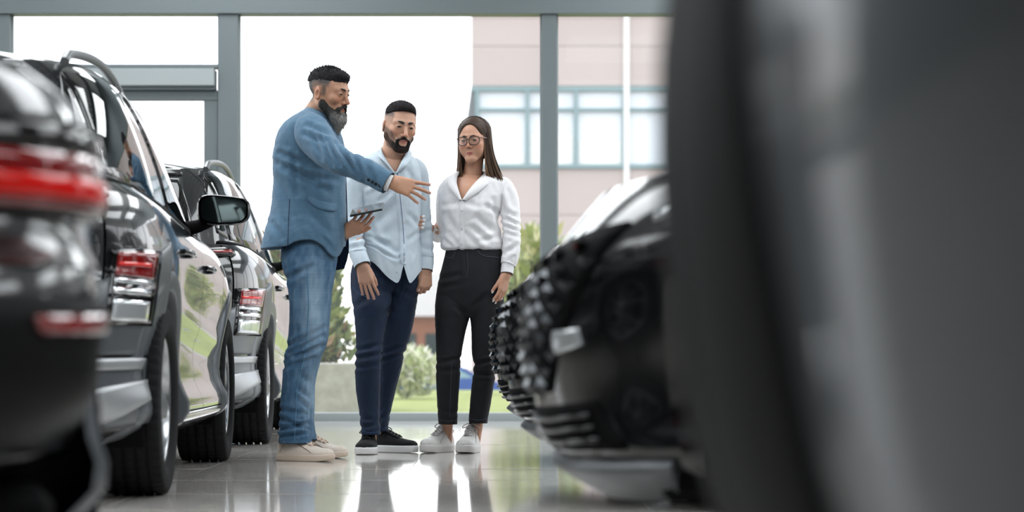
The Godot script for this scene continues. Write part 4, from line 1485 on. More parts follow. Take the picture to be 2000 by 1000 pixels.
# ---------------------------------------------------------------- hands
# returns {"prims": [...], "tips": [[pos, dir, back], ...]} in world space
func hand(wrist: Vector3, d: Vector3, palm: Vector3, right: bool, size: float, curls: Array, spread := 1.0, thumb := [0.5, 0.25], arm = null) -> Dictionary:
	d = d.normalized()
	palm = (palm - d * palm.dot(d)).normalized()
	var t := d.cross(palm) * (1.0 if right else -1.0)
	var W := func(a: float, b: float, c: float) -> Vector3: return wrist + (t * a + d * b + palm * c) * size
	var l := []
	var base := [[0.031, 0.093], [0.0105, 0.098], [-0.0105, 0.094], [-0.030, 0.084]]
	var lens := [0.074, 0.083, 0.077, 0.060]
	var fan := [0.13, 0.03, -0.07, -0.18]
	var tips := []
	for i in 4:
		var b0: Array = base[i]
		l.append(cap(W.call(b0[0] * 0.55, 0.012, 0.0), W.call(b0[0], b0[1], 0.0), 0.0150 * size, 0.0115 * size, 0.016 * size))
	l.append(ell(W.call(0.0, 0.045, 0.008), Vector3(0.034, 0.034, 0.014) * size, 0.016 * size, false, Basis(t, d, palm)))
	for i in 4:
		var b0: Array = base[i]
		var p: Vector3 = W.call(b0[0], b0[1], 0.0)
		var ang := 0.0
		var sp: float = fan[i] * spread
		var r: float = [0.0093, 0.0096, 0.0090, 0.0080][i] * size
		for k in 3:
			ang += curls[i][k]
			var u := (d * cos(sp) + t * sin(sp)) * cos(ang) + palm * sin(ang)
			var q: Vector3 = p + u * (lens[i] * [0.46, 0.30, 0.24][k] * size)
			var r2 := r * 0.92
			l.append(cap(p, q, r, r2, 0.0045 * size if k == 0 else 0.002 * size))
			if k == 2: tips.append([q, u, (palm * -cos(ang) + d * sin(ang)).normalized()])
			p = q
			r = r2
	# thumb: leaves the side of the palm
	var tb: Vector3 = W.call(0.020, 0.024, 0.006)
	var a1: float = thumb[0]
	var a2: float = thumb[1]
	var u1 := (d * cos(a1) + t * sin(a1) + palm * 0.25).normalized()
	var u2 := (d * cos(a1 - a2) + t * sin(a1 - a2) + palm * 0.35).normalized()
	var u3 := (d * cos(a1 - 2.0 * a2) + t * sin(a1 - 2.0 * a2) + palm * 0.4).normalized()
	var t1 := tb + u1 * 0.042 * size
	var t2 := t1 + u2 * 0.034 * size
	var t3 := t2 + u3 * 0.026 * size
	l.append(cap(tb, t1, 0.0150 * size, 0.0118 * size, 0.012 * size))
	l.append(cap(t1, t2, 0.0115 * size, 0.0102 * size, 0.003))
	l.append(cap(t2, t3, 0.0102 * size, 0.0085 * size, 0.002))
	tips.append([t3, u3, (-palm + u3 * 0.2).normalized()])
	if arm != null:
		l.append(cap(arm, wrist + d * 0.012 * size, 0.030 * size, 0.0245 * size, 0.016 * size))
	return {"prims": l, "tips": tips}

func nails(parent: Node, tips: Array, origin: Vector3, m: Material, size: float) -> void:
	for q in tips:
		var s := Shape.new()
		var u: Vector3 = q[1]
		var n: Vector3 = q[2]
		var x := u.cross(n).normalized()
		var rows := []
		for j in 6:
			var ring := PackedVector3Array()
			for i in 5:
				var a := (i - 2) * 0.45
				ring.append(q[0] - origin + u * ((j - 1.5) * 0.0033) * size + (n * cos(a) + x * sin(a)) * (0.0092 - (0.0015 if j == 0 else 0.0)) * size)
			rows.append(ring)
		s.grid(rows)
		obj("fingernail", s, m, parent, q[0] - origin)

# ---------------------------------------------------------------- garments
func frame_at(rings: Array, i: int, ref: Vector3) -> Basis:
	var n := rings.size()
	var t: Vector3 = (rings[mini(i + 1, n - 1)][0] - rings[maxi(i - 1, 0)][0]).normalized()
	var n1 := ref.cross(t).normalized()
	return Basis(n1, t, t.cross(n1))

func catmull(a, b, c, d, t: float):
	return 0.5 * (2.0 * b + (c - a) * t + (2.0 * a - 5.0 * b + 4.0 * c - d) * t * t + (3.0 * b - a - 3.0 * c + d) * t * t * t)

func to_px(p: Vector3) -> Vector2:
	return Vector2(1000.0 + p.x * FOCAL / -p.z, HORIZON - (p.y - EYE) * FOCAL / -p.z)

# rings: [centre, half width, half depth, squareness]; returns the cloth and its rows
# o: cols, rows, ref, level (rings stay level), creases [[x0,y0,x1,y1,w,depth]...] in image pixels, wrinkle [amp, fx, fy, fz], post Callable(p)->p, tint Callable(p,u,v)->Color, turn_in
func garment(rings: Array, o: Dictionary) -> Shape:
	var cols: int = o.get("cols", 64)
	var per: int = o.get("rows", 8)
	var ref: Vector3 = o.get("ref", Vector3(0, 0, 1))
	var rows := []
	var centers := []
	var n := rings.size()
	var frames := []
	for i in n: frames.append(Basis(Vector3(1, 0, 0), Vector3(0, -1, 0), Vector3(0, 0, 1)) if o.get("level", false) else frame_at(rings, i, ref))
	for i in n - 1:
		for k in (per + 1 if i == n - 2 else per):
			var t := float(k) / per
			var r0: Array = rings[maxi(i - 1, 0)]
			var r1: Array = rings[i]
			var r2: Array = rings[i + 1]
			var r3: Array = rings[mini(i + 2, n - 1)]
			var c: Vector3 = catmull(r0[0], r1[0], r2[0], r3[0], t)
			var a: float = catmull(r0[1], r1[1], r2[1], r3[1], t)
			var b: float = catmull(r0[2], r1[2], r2[2], r3[2], t)
			var e: float = lerpf(r1[3] if r1.size() > 3 else 2.2, r2[3] if r2.size() > 3 else 2.2, t)
			var x: Vector3 = frames[i].x.lerp(frames[i + 1].x, t).normalized()
			var z: Vector3 = frames[i].z.lerp(frames[i + 1].z, t).normalized()
			var ring := PackedVector3Array()
			for q in cols:
				var f := TAU * q / cols
				var cf := cos(f)
				var sf := sin(f)
				ring.append(c + x * (a * signf(cf) * pow(absf(cf), 2.0 / e)) + z * (b * signf(sf) * pow(absf(sf), 2.0 / e)))
			rows.append(ring)
			centers.append(c)
	# folds
	var creases: Array = o.get("creases", [])
	var wr: Array = o.get("wrinkle", [])
	var post = o.get("post")
	var out := []
	for j in rows.size():
		var ring := PackedVector3Array()
		for q in cols:
			var p: Vector3 = rows[j][q]
			var tj: Vector3 = rows[mini(j + 1, rows.size() - 1)][q] - rows[maxi(j - 1, 0)][q]
			var tq: Vector3 = rows[j][(q + 1) % cols] - rows[j][(q - 1 + cols) % cols]
			var nn := tq.cross(tj).normalized()
			if nn.dot(p - centers[j]) < 0.0: nn = -nn
			var off := 0.0
			if wr:
				var w1 := noise.get_noise_3d(p.x * wr[1], p.y * wr[2], p.z * wr[3])
				var w2 := noise.get_noise_3d(p.x * wr[1] * 2.3 + 31.0, p.y * wr[2] * 2.3, p.z * wr[3] * 2.3)
				off += wr[0] * ((1.0 - 2.6 * absf(w1)) * 0.7 + w2 * 0.5)
			if creases and nn.z > -0.35:
				var px := to_px(p)
				for c in creases:
					var pa := Vector2(c[0], c[1])
					var ab := Vector2(c[2], c[3]) - pa
					var t := clampf((px - pa).dot(ab) / ab.length_squared(), 0.0, 1.0)
					var dd: float = (px - pa - ab * t).length() / c[4]
					if dd < 3.0:
						off += c[5] * (exp(-dd * dd) - 0.45 * exp(-pow(dd - 1.7, 2.0))) * (0.35 + 0.65 * sin(PI * clampf(t, 0.08, 0.92)))
			p += nn * off
			if post != null: p = post.call(p)
			ring.append(p)
		out.append(ring)
	var s := Shape.new()
	var uvs := []
	var tints := []
	var tint = o.get("tint")
	var len_v := 0.0
	for j in out.size():
		if j: len_v += (centers[j] - centers[j - 1]).length()
		var around := 0.0
		var uv := PackedVector2Array()
		var tc := []
		for q in cols:
			if q: around += (out[j][q] - out[j][q - 1]).length()
			uv.append(Vector2(around, len_v))
			tc.append(tint.call(out[j][q], float(q) / cols, float(j) / out.size()) if tint != null else Color.WHITE)
		uvs.append(uv)
		tints.append(tc)
	var turn: float = o.get("turn_in", 0.0)
	if turn > 0.0:
		# the cloth's inside, folded back in at the hem
		var last: PackedVector3Array = out[out.size() - 1]
		for step in [[0.985, 0.004], [0.94, -0.5 * turn], [0.86, -turn]]:
			var ring := PackedVector3Array()
			var dn: Vector3 = (centers[-1] - centers[centers.size() - 4]).normalized()
			for p in last: ring.append(centers[-1] + (p - centers[-1]) * step[0] + dn * step[1])
			out.append(ring)
			uvs.append(uvs[-1])
			tints.append(tints[-1])
	if o.get("cap", false): s.fan(out[0])
	var hole = o.get("hole")
	if hole == null:
		s.grid(out, true, uvs, tints)
		return s
	var f := s.v.size()
	for j in out.size():
		for q in cols: s.vert(out[j][q], uvs[j][q], tints[j][q])
	for j in out.size() - 1:
		for q in cols:
			var k := (q + 1) % cols
			var mid: Vector3 = (out[j][q] + out[j + 1][k]) * 0.5
			if hole.call(mid): continue
			s.quad(f + j * cols + q, f + j * cols + k, f + (j + 1) * cols + k, f + (j + 1) * cols + q)
	return s

# the point where a picture ray meets a shape's camera side: [position, normal]
func meet(s: Shape, px: float, py: float) -> Array:
	var dir := (at(px, py, 10.0) - Vector3(0, EYE, 0)).normalized()
	var o := Vector3(0, EYE, 0)
	var best := 1e9
	var nn := Vector3.BACK
	for i in range(0, s.idx.size(), 3):
		var a := s.v[s.idx[i]]
		if absf(a.x - dir.x * (a.z / dir.z)) > 0.06: continue
		var h = Geometry3D.ray_intersects_triangle(o, dir, a, s.v[s.idx[i + 1]], s.v[s.idx[i + 2]])
		if h != null:
			var dd: float = (h - o).length()
			if dd < best:
				best = dd
				nn = (s.v[s.idx[i + 2]] - a).cross(s.v[s.idx[i + 1]] - a).normalized()
	if best > 1e8: return []
	if nn.dot(dir) > 0: nn = -nn
	return [o + dir * best, nn]

# a strip of cloth lying on a garment along image points: flaps, plackets, seams, bands
func strip(s: Shape, pts: Array, width: float, lift: float, n := 14, width2 := -1.0) -> Shape:
	var line := []
	for i in n:
		var t := float(i) / (n - 1) * (pts.size() - 1)
		var k := mini(int(t), pts.size() - 2)
		var q: Vector2 = pts[k].lerp(pts[k + 1], t - k)
		var h := meet(s, q.x, q.y)
		if h: line.append(h)
	var out := Shape.new()
	if line.size() < 2: return out
	var rows := []
	for i in line.size():
		var dir: Vector3 = line[mini(i + 1, line.size() - 1)][0] - line[maxi(i - 1, 0)][0]
		var nrm: Vector3 = (line[maxi(i - 1, 0)][1] + line[i][1] + line[mini(i + 1, line.size() - 1)][1]).normalized()
		var x := dir.cross(nrm).normalized()
		var w := width if width2 < 0.0 else lerpf(width, width2, float(i) / (line.size() - 1))
		var p: Vector3 = line[i][0]
		rows.append(PackedVector3Array([p - x * w * 0.5 - nrm * 0.004, p - x * w * 0.5 + nrm * lift, p + nrm * lift * 1.1, p + x * w * 0.5 + nrm * lift, p + x * w * 0.5 - nrm * 0.004]))
	out.grid(rows)
	return out

func shifted(s: Shape, by: Vector3) -> Shape:
	for i in s.v.size(): s.v[i] += by
	return s

# ---------------------------------------------------------------- shoes (local: toe +z, up +y, origin under the heel)
func shoe(parent: Node, called: String, heel: Vector3, yaw: float, origin: Vector3, o: Dictionary) -> void:
	var root := Node3D.new()
	root.name = called
	parent.add_child(root, true)
	root.position = heel - origin
	root.rotation.y = yaw
	var len_: float = o.length
	var wd: float = o.width
	var sole_h: float = o.sole
	var plan := func(u: float) -> float:
		return wd * (0.37 + 0.10 * sin(u * 2.4 - 0.3) + 0.06 * u) * pow(maxf(0.0, 1.0 - pow(absf(u * 2.0 - 1.0), 5.0)), 0.5)
	var rows := []
	for lev in [[0.0, 0.93], [0.004, 1.0], [sole_h * 0.8, 1.01], [sole_h, 0.97], [sole_h + 0.001, 0.80]]:
		var ring := PackedVector3Array()
		for i in 60:
			var u := 0.5 - 0.5 * cos(TAU * (i % 60) / 60.0)
			var sd := 1.0 if i < 30 else -1.0
			var toe: float = smoothstep(0.78, 1.0, u) * o.get("spring", 0.010)
			ring.append(Vector3(sd * plan.call(u) * lev[1], lev[0] + toe, (u - 0.5) * len_ * lev[1] + len_ * 0.5))
		rows.append(ring)
	var so := Shape.new()
	so.grid(rows, true)
	so.fan(rows[0])
	obj("sole", so, o.sole_m, root, Vector3(0, sole_h * 0.5, len_ * 0.5))
	# upper: arches from heel to toe
	var hs: Array = o.heights
	rows = []
	for j in 41:
		var u := j / 40.0
		var w: float = plan.call(clampf(u, 0.004, 0.9985)) * 0.97
		var h: float = lut(hs, u)
		var toe: float = smoothstep(0.78, 1.0, u) * o.get("spring", 0.010)
		var ring := PackedVector3Array()
		for i in 25:
			var a := PI * i / 24.0
			var y := pow(sin(a), 0.62) * h
			var narrow: float = 1.0 - o.get("nip", 0.30) * smoothstep(0.0, 1.0, y / 0.09)
			ring.append(Vector3(cos(a) * w * narrow, sole_h - 0.004 + y + toe, u * len_ * 0.975 + 0.004))
		rows.append(ring)
	var up := Shape.new()
	up.grid(rows)
	up.fan(rows[0]); up.fan(rows[40])
	obj("upper", up, o.upper_m, root, Vector3(0, 0.03, len_ * 0.5))
	# collar lip and tongue
	var cu := Shape.new()
	var path := []
	for i in 24:
		var a := TAU * i / 24.0
		var u := 0.17 - 0.15 * cos(a)
		path.append(Vector3(sin(a) * wd * 0.27, sole_h + lut(hs, clampf(u, 0.02, 1.0)) + 0.002, u * len_ + 0.004))
	cu.tube(path, 0.006, 7, true)
	obj("collar", cu, o.get("collar_m", o.upper_m), root, Vector3(0, sole_h + 0.08, len_ * 0.17))
	var tg := Shape.new()
	rows = []
	for j in 9:
		var u := lerpf(0.27, 0.66, j / 8.0)
		var h := sole_h + lut(hs, u) + 0.003 + (0.022 * (1.0 - j / 2.0) if j < 2 else 0.0)
		var row := PackedVector3Array()
		for i in 7:
			var x := (i - 3) / 3.0
			row.append(Vector3(x * wd * 0.19, h - 0.009 * x * x, u * len_ - (0.012 if j == 0 else 0.0)))
		rows.append(row)
	tg.grid(rows)
	obj("tongue", tg, o.get("tongue_m", o.upper_m), root, Vector3(0, -1, len_ * 0.5))
	# laces
	for k in 5:
		var u := lerpf(0.34, 0.60, k / 4.0)
		var h := sole_h + lut(hs, u) + 0.006
		for sd in [-1, 1]:
			var la := Shape.new()
			la.tube([Vector3(-sd * wd * 0.21, h - 0.011, u * len_), Vector3(0, h + 0.002, (u + 0.015) * len_), Vector3(sd * wd * 0.21, h - 0.011, (u + 0.035) * len_)], 0.0030, 6)
			obj("lace", la, o.lace_m, root, Vector3(0, h, u * len_))
	var top := sole_h + lut(hs, 0.33) + 0.010
	for sd in [-1, 1]:
		var bow := Shape.new()
		var bp := []
		for i in 14:
			var a := TAU * i / 14.0
			bp.append(Vector3(sd * (0.008 + 0.019 * (1.0 - cos(a))), top - 0.010 * (1.0 - cos(a)) + 0.006 * sin(a), 0.33 * len_ + 0.012 * sin(a) + 0.006))
		bow.tube(bp, 0.0026, 6, true)
		obj("lace_bow", bow, o.lace_m, root, Vector3(sd * 0.025, top, 0.33 * len_))
		var end := Shape.new()
		end.tube([Vector3(sd * 0.004, top, 0.34 * len_), Vector3(sd * 0.022, top - 0.018, 0.37 * len_), Vector3(sd * 0.034, top - 0.045, 0.38 * len_)], [0.0028, 0.0028, 0.0036], 6)
		obj("lace_end", end, o.lace_m, root, Vector3(sd * 0.02, top - 0.02, 0.36 * len_))
	if o.has("seam_m"):
		for sd in [-1, 1]:
			for line in [[[0.30, 0.95], [0.42, 0.70], [0.62, 0.55], [0.70, 0.30]], [[0.16, 0.98], [0.15, 0.6], [0.10, 0.2]]]:
				var sp := []
				for q in line:
					var w: float = plan.call(q[0]) * 0.985
					var h: float = lut(hs, q[0])
					var aa := asin(pow(clampf(q[1], 0.0, 0.999), 1.0 / 0.62))
					sp.append(Vector3(sd * cos(aa) * w * (1.0 - 0.30 * smoothstep(0.0, 1.0, q[1] * h / 0.09)), sole_h - 0.003 + q[1] * h, q[0] * len_ * 0.975 + 0.004))
				var sm := Shape.new()
				sm.tube(sp, 0.0014, 5)
				obj("seam", sm, o.seam_m, root, Vector3(sd * 0.03, 0.05, 0.1))

# ---------------------------------------------------------------- shared looks
var mats := {}
func cloth_tex(base: Color, alt: Color, line: Color, cell: int, grain: float, sd: int) -> ImageTexture:
	var im := Image.create(256, 256, false, Image.FORMAT_RGB8)
	var r := RandomNumberGenerator.new()
	r.seed = sd
	var n := FastNoiseLite.new()
	n.seed = sd
	n.frequency = 0.02
	for y in 256:
		var slub_y := r.randf()
		for x in 256:
			var k := 0.5 + 0.5 * n.get_noise_2d(x, y * 0.35) + (slub_y - 0.5) * grain + (r.randf() - 0.5) * grain
			var c := base.lerp(alt, clampf(k, 0.0, 1.0))
			if cell and (x % cell < 2 or y % cell < 2): c = c.lerp(line, 0.20)
			im.set_pixel(x, y, c)
	return ImageTexture.create_from_image(im)
# ---------------------------------------------------------------- the three people
func R(y: float, xl: float, xr: float, d: float, b: float, e := 2.3) -> Array:
	return [at((xl + xr) / 2.0, y, d), (xr - xl) / 2.0 * d / FOCAL, b, e]

func turned(pitch: float, yaw: float, roll: float, size: float, c: Vector3) -> Transform3D:
	return Transform3D(Basis.from_euler(Vector3(deg_to_rad(pitch), deg_to_rad(yaw), deg_to_rad(roll))) * Basis.from_scale(Vector3.ONE * size), c)

func moved(s: Shape, t: Transform3D, by: Vector3) -> Shape:
	for i in s.v.size(): s.v[i] = t * s.v[i] + by
	return s

func button(parent: Node, s: Shape, px: float, py: float, origin: Vector3, m: Material, r := 0.0055) -> void:
	var h := meet(s, px, py)
	if not h: return
	var n: Vector3 = h[1]
	var x := n.cross(Vector3.UP).normalized()
	var q := Shape.new()
	q.lathe([Vector2(0.0, 0.0035), Vector2(r * 0.6, 0.0035), Vector2(r * 0.75, 0.0045), Vector2(r, 0.0038), Vector2(r, 0.0)], 16, h[0] - origin, Basis(x, n, x.cross(n)))
	obj("button", q, m, parent, h[0] - origin - n * 0.01)

func falls(parent: Node, m: Material, origin: Vector3, sides: Array) -> void:
	# the two turned-down leaves of a collar, each between an inner and an outer edge
	for side in sides:
		var rows := [PackedVector3Array(), PackedVector3Array(), PackedVector3Array(), PackedVector3Array(), PackedVector3Array()]
		for i in 31:
			var t := i / 30.0 * 5.0
			var k := mini(int(t), 4)
			var f := t - k
			var e := []
			for line in side:
				var g := []
				for c in 3: g.append(catmull(line[maxi(k - 1, 0)][c], line[k][c], line[k + 1][c], line[mini(k + 2, 5)][c], f))
				e.append(at(g[0], g[1], g[2]) - origin)
			var pi: Vector3 = e[0]
			var po: Vector3 = e[1]
			rows[0].append(pi + Vector3(0, -0.010, -0.016))
			rows[1].append(pi)
			rows[2].append(pi.lerp(po, 0.5) + Vector3(0, 0.003, 0.009))
			rows[3].append(po)
			rows[4].append(po + Vector3(0, 0, -0.010))
		var cs := Shape.new()
		cs.grid(rows)
		obj("collar", cs, m, parent, at(side[0][3][0], side[0][3][1], 12.3) - origin)

func spikes(s: Shape, count: int, pick: Callable, r: float, tint: Callable) -> void:
	# short hairs: pick returns [root, tip]
	for i in count:
		var q: Array = pick.call()
		if not q: continue
		var d: Vector3 = (q[1] - q[0]).normalized()
		var x := d.cross(Vector3(0.3, 0.5, 0.81)).normalized()
		var y := d.cross(x)
		var c: Color = tint.call(q[0])
		var f := s.v.size()
		for k in 3:
			var a := TAU * k / 3.0
			s.vert(q[0] + (x * cos(a) + y * sin(a)) * r, Vector2.ZERO, c)
		s.vert(q[1], Vector2.ZERO, c)
		for k in 3: s.tri(f + k, f + (k + 1) % 3, f + 3)

func feather(hs: Shape, hp: Array, dark: Callable) -> void:
	# fine short hairs that break up the lower edge of a crop
	spikes(hs, 900, func() -> Array:
		var a := rng.randf() * TAU
		var e := rng.randf_range(-0.15, 0.45)
		var dir := Vector3(cos(a) * cos(e), sin(e), sin(a) * cos(e))
		var p := on_field(hp, Vector3(0, 0.035, -0.01) + dir * 0.2, -dir)
		if p == Vector3.ZERO: return []
		if field(hp, p + Vector3(0, -0.016, 0)) < 0.0: return []
		return [p - dir * 0.002, p + (dir * 0.10 + Vector3(0, -1.0, -0.25 * signf(p.z))).normalized() * rng.randf_range(0.008, 0.018)], 0.0013, dark)

func on_field(list: Array, from: Vector3, dir: Vector3) -> Vector3:
	# walk along dir from outside until the surface
	var p := from
	for i in 24:
		var d := field(list, p)
		if d < 0.0006: return p
		p += dir * d * 0.9
	return Vector3.ZERO

func build_people() -> void:
	mats = {
		"skin": mat(Color.WHITE, 0.48, 0.0, {"vertex_color_use_as_albedo": true, "subsurf_scatter_enabled": true, "subsurf_scatter_strength": 0.12}),
		"eye": mat(Color.WHITE, 0.08, 0.0, {"vertex_color_use_as_albedo": true}),
		"hair": mat(Color.WHITE, 0.75, 0.0, {"vertex_color_use_as_albedo": true, "metallic_specular": 0.25}),
		"shirt_white": mat(Color(0.80, 0.80, 0.81), 0.8, 0.0, {"rim_enabled": true, "rim": 0.25}),
		"cotton_white": mat(Color(0.86, 0.855, 0.855), 0.8),
		"button_w": mat(Color(0.80, 0.80, 0.80), 0.3),
		"button_d": mat(Color(0.07, 0.09, 0.13), 0.3),
		"black_hair": mat(Color(0.06, 0.05, 0.05), 0.55),
	}
	man_in_jacket()
	man_in_shirt()
	woman_in_white()

func skin_body(person: Node3D, limbs: Array, head: Array, ht: Transform3D, tint: Callable, skin: Color, hands: Array) -> void:
	var plain := func(p: Vector3) -> Color:
		var v := noise.get_noise_3d(p.x * 90.0, p.y * 90.0, p.z * 90.0)
		return Color(skin.r * (1.0 + 0.06 * v), skin.g * (1.0 + 0.06 * v), skin.b * (1.0 + 0.06 * v))
	var o := person.position
	var work := [net_later(head, 0.0031, tint), net_later(limbs, 0.016, plain)]
	for h in hands: work.append(net_later(h, 0.0034, plain))
	var s: Shape = moved(work[0].wait_to_finish(), ht, -o)
	for i in range(1, work.size()): s.add(shifted(work[i].wait_to_finish(), -o))
	var b := obj("body", s, mats.skin, person)
	b.set_meta("label", "bare skin of face, neck and hands")

# ======================================================================= the man in the blue jacket
func man_in_jacket() -> void:
	var origin := at(600, 898, 11.12)
	origin.y = 0.0
	var person := thing("person", "bearded man in blue checked jacket and washed jeans, pointing, tablet in hand", "person", origin)
	var skin := Color(0.50, 0.265, 0.165)
	var ht := turned(11, 63, 2, 1.0, at(643.5, 180, 11.03))
	var inv := ht.affine_inverse()
	var ho := {"skin": skin, "lip": Color(0.40, 0.13, 0.10), "stubble": Color(0.055, 0.048, 0.047), "neck": inv * at(613, 232, 11.13), "neck_r": 0.060, "open": 0.0036, "gape": 0.0045, "nose": 1.15, "jaw": 1.0}
	ho.fade = func(p: Vector3) -> float:
		# clipped sides and back of the head, longer towards the top
		var side := smoothstep(0.048, 0.025, p.z) * smoothstep(0.046, 0.060, absf(p.x) + maxf(0.0, -p.z) * 0.7)
		var up := 0.75 * smoothstep(0.010, 0.036, p.y + 0.35 * maxf(0.0, -p.z - 0.02)) + 0.55 * smoothstep(0.030, 0.060, p.y)
		var back := smoothstep(-0.040, -0.070, p.z) * smoothstep(-0.075, -0.035, p.y)
		var burn := smoothstep(0.055, 0.061, absf(p.x)) * smoothstep(0.030, 0.018, p.z) * smoothstep(-0.006, 0.008, p.z) * smoothstep(-0.03, -0.01, p.y) * smoothstep(0.05, 0.03, p.y)
		return maxf(maxf(side * up, back * 1.1), burn * 0.8)
	var head := head_prims(ho)
	var wr := at(763, 355, 10.66)
	var el := at(668, 318, 10.72)
	var hr := hand(wr, Vector3(0.93, -0.30, -0.08), Vector3(0.05, -0.25, -1.0), true, 1.02, [[0.10, 0.16, 0.12], [0.16, 0.22, 0.16], [0.20, 0.26, 0.2], [0.22, 0.26, 0.2]], 1.7, [0.36, 0.14], el)
	var wl := at(671, 457, 11.10)
	var hl := hand(wl, Vector3(0.75, 0.45, 0.45), Vector3(-0.1, 0.6, -0.8), false, 0.98, [[0.30, 0.45, 0.30], [0.30, 0.45, 0.30], [0.32, 0.45, 0.30], [0.35, 0.45, 0.3]], 1.0, [0.75, 0.2], at(640, 470, 11.33))
	var limbs := [
		ell(at(607, 330, 11.12), Vector3(0.115, 0.24, 0.15), 0.06), ell(at(604, 460, 11.12), Vector3(0.11, 0.16, 0.14), 0.06),
		cap(at(613, 235, 11.12), at(610, 262, 11.12), 0.062, 0.09, 0.05),
		cap(at(611, 262, 10.98), at(611, 262, 11.28), 0.06, 0.06, 0.04),
		cap(at(612, 265, 10.93), el, 0.05, 0.036, 0.03), cap(el, wr, 0.036, 0.026, 0.02),
		cap(at(622, 268, 11.31), at(632, 380, 11.36), 0.048, 0.036, 0.03), cap(at(632, 380, 11.36), wl, 0.036, 0.026, 0.02),
		cap(at(603, 500, 11.02), at(600, 670, 11.0), 0.075, 0.048, 0.05), cap(at(600, 670, 11.0), at(572, 860, 11.06), 0.048, 0.032, 0.02),
		cap(at(605, 500, 11.22), at(602, 672, 11.30), 0.070, 0.040, 0.05), cap(at(602, 672, 11.30), at(586, 858, 11.31), 0.038, 0.026, 0.02),
	]
	skin_body(person, limbs, head, ht, head_tint(ho), skin, [hr.prims, hl.prims])
	eyes(person, ht, origin, Color(0.035, 0.022, 0.014), Vector3(0.10, -0.25, 1.0), 0.0036)
	brows(person, ht, origin, mats.black_hair, 0.0042)
	nails(person, hr.tips.slice(0, 4), origin, mat(Color(0.72, 0.55, 0.50), 0.35), 1.0)
	nails(person, hl.tips.slice(0, 4), origin, mat(Color(0.72, 0.55, 0.50), 0.35), 1.0)
	# teeth
	var teeth := Shape.new()
	var row := [PackedVector3Array(), PackedVector3Array()]
	for i in 9:
		var x := (i - 4) * 0.0036
		for k in 2: row[k].append(ht * Vector3(x, -0.0655 - 0.005 * k, 0.0865 - 14.0 * x * x) - origin)
	teeth.grid(row)
	obj("teeth", teeth, mat(Color(0.85, 0.83, 0.78), 0.3), person, ht * Vector3(0, -0.07, 0.0) - origin)
	# hair: brushed up top, clipped sides are on the skin
	var hp := [
		ell(Vector3(0, 0.050, -0.014), Vector3(0.0745, 0.070, 0.1005), 0.01),
		ell(Vector3(0, 0.083, 0.046), Vector3(0.050, 0.024, 0.046), 0.02),
		ell(Vector3(0, 0.02, -0.078), Vector3(0.056, 0.07, 0.036), 0.02),
		half(Vector3(0, 0.050, 0.03), Vector3(0, -1, 0.10)),
		ell(Vector3(0.090, 0.00, 0.01), Vector3(0.030, 0.054, 0.09), 0.012, true), ell(Vector3(-0.090, 0.00, 0.01), Vector3(0.030, 0.054, 0.09), 0.012, true),
		ell(Vector3(0, 0.0, 0.10), Vector3(0.10, 0.060, 0.060), 0.006, true), half(Vector3(0, -0.045, -0.08), Vector3(0, -1, 0.2)),
	]
	var dark := func(p: Vector3) -> Color:
		var v := 0.5 + 0.5 * noise.get_noise_3d(p.x * 700.0, p.y * 200.0, p.z * 500.0)
		return Color(0.010, 0.0095, 0.010).lerp(Color(0.030, 0.028, 0.030), v)
	var ruffle := func(p: Vector3) -> float: return 0.0035 * noise.get_noise_3d(p.x * 420.0, p.y * 120.0, p.z * 300.0)
	var hs := net_of(hp, 0.0034, dark, ruffle)
	spikes(hs, 900, func() -> Array:
		var a := rng.randf() * TAU
		var e := rng.randf_range(0.25, 1.5)
		var dir := Vector3(cos(a) * cos(e), sin(e), sin(a) * cos(e))
		var p := on_field(hp, Vector3(0, 0.04, -0.01) + dir * 0.2, -dir)
		if p == Vector3.ZERO or p.y < 0.03: return []
		return [p - dir * 0.004, p + (dir + Vector3(0, 0.2, 0.55)).normalized() * rng.randf_range(0.006, 0.014)], 0.0016, dark)
	feather(hs, hp, dark)
	obj("hair", moved(hs, ht, -origin), mats.hair, person)
	# full beard, grey at the chin
	var bp := [
		cap(Vector3(0.062, -0.008, -0.002), Vector3(0.056, -0.060, 0.010), 0.010, 0.018, 0.01), cap(Vector3(-0.062, -0.008, -0.002), Vector3(-0.056, -0.060, 0.010), 0.010, 0.018, 0.01),
		cap(Vector3(0.056, -0.060, 0.010), Vector3(0.026, -0.108, 0.062), 0.020, 0.026, 0.02), cap(Vector3(-0.056, -0.060, 0.010), Vector3(-0.026, -0.108, 0.062), 0.020, 0.026, 0.02),
		ell(Vector3(0, -0.118, 0.070), Vector3(0.040, 0.040, 0.034), 0.02), cap(Vector3(0, -0.130, 0.066), Vector3(0, -0.172, 0.070), 0.034, 0.018, 0.02),
		cap(Vector3(0.003, -0.055, 0.100), Vector3(0.030, -0.074, 0.080), 0.0075, 0.008, 0.006), cap(Vector3(-0.003, -0.055, 0.100), Vector3(-0.030, -0.074, 0.080), 0.0075, 0.008, 0.006),
		cap(Vector3(0.030, -0.074, 0.080), Vector3(0.030, -0.100, 0.074), 0.010, 0.014, 0.01), cap(Vector3(-0.030, -0.074, 0.080), Vector3(-0.030, -0.100, 0.074), 0.010, 0.014, 0.01),
		ell(Vector3(0, -0.0735, 0.105), Vector3(0.022, 0.0105, 0.030), 0.004, true),
	]
	var grey := func(p: Vector3) -> Color:
		var v := 0.5 + 0.5 * noise.get_noise_3d(p.x * 600.0, p.y * 130.0, p.z * 600.0)
		var g := smoothstep(-0.080, -0.110, p.y) * smoothstep(0.036, 0.060, p.z) * 1.0 + 0.08
		g = clampf(g + (v - 0.5) * 0.35, 0.0, 1.0)
		return Color(0.014, 0.013, 0.013).lerp(Color(0.46, 0.44, 0.41), g * (0.35 + 0.65 * v))
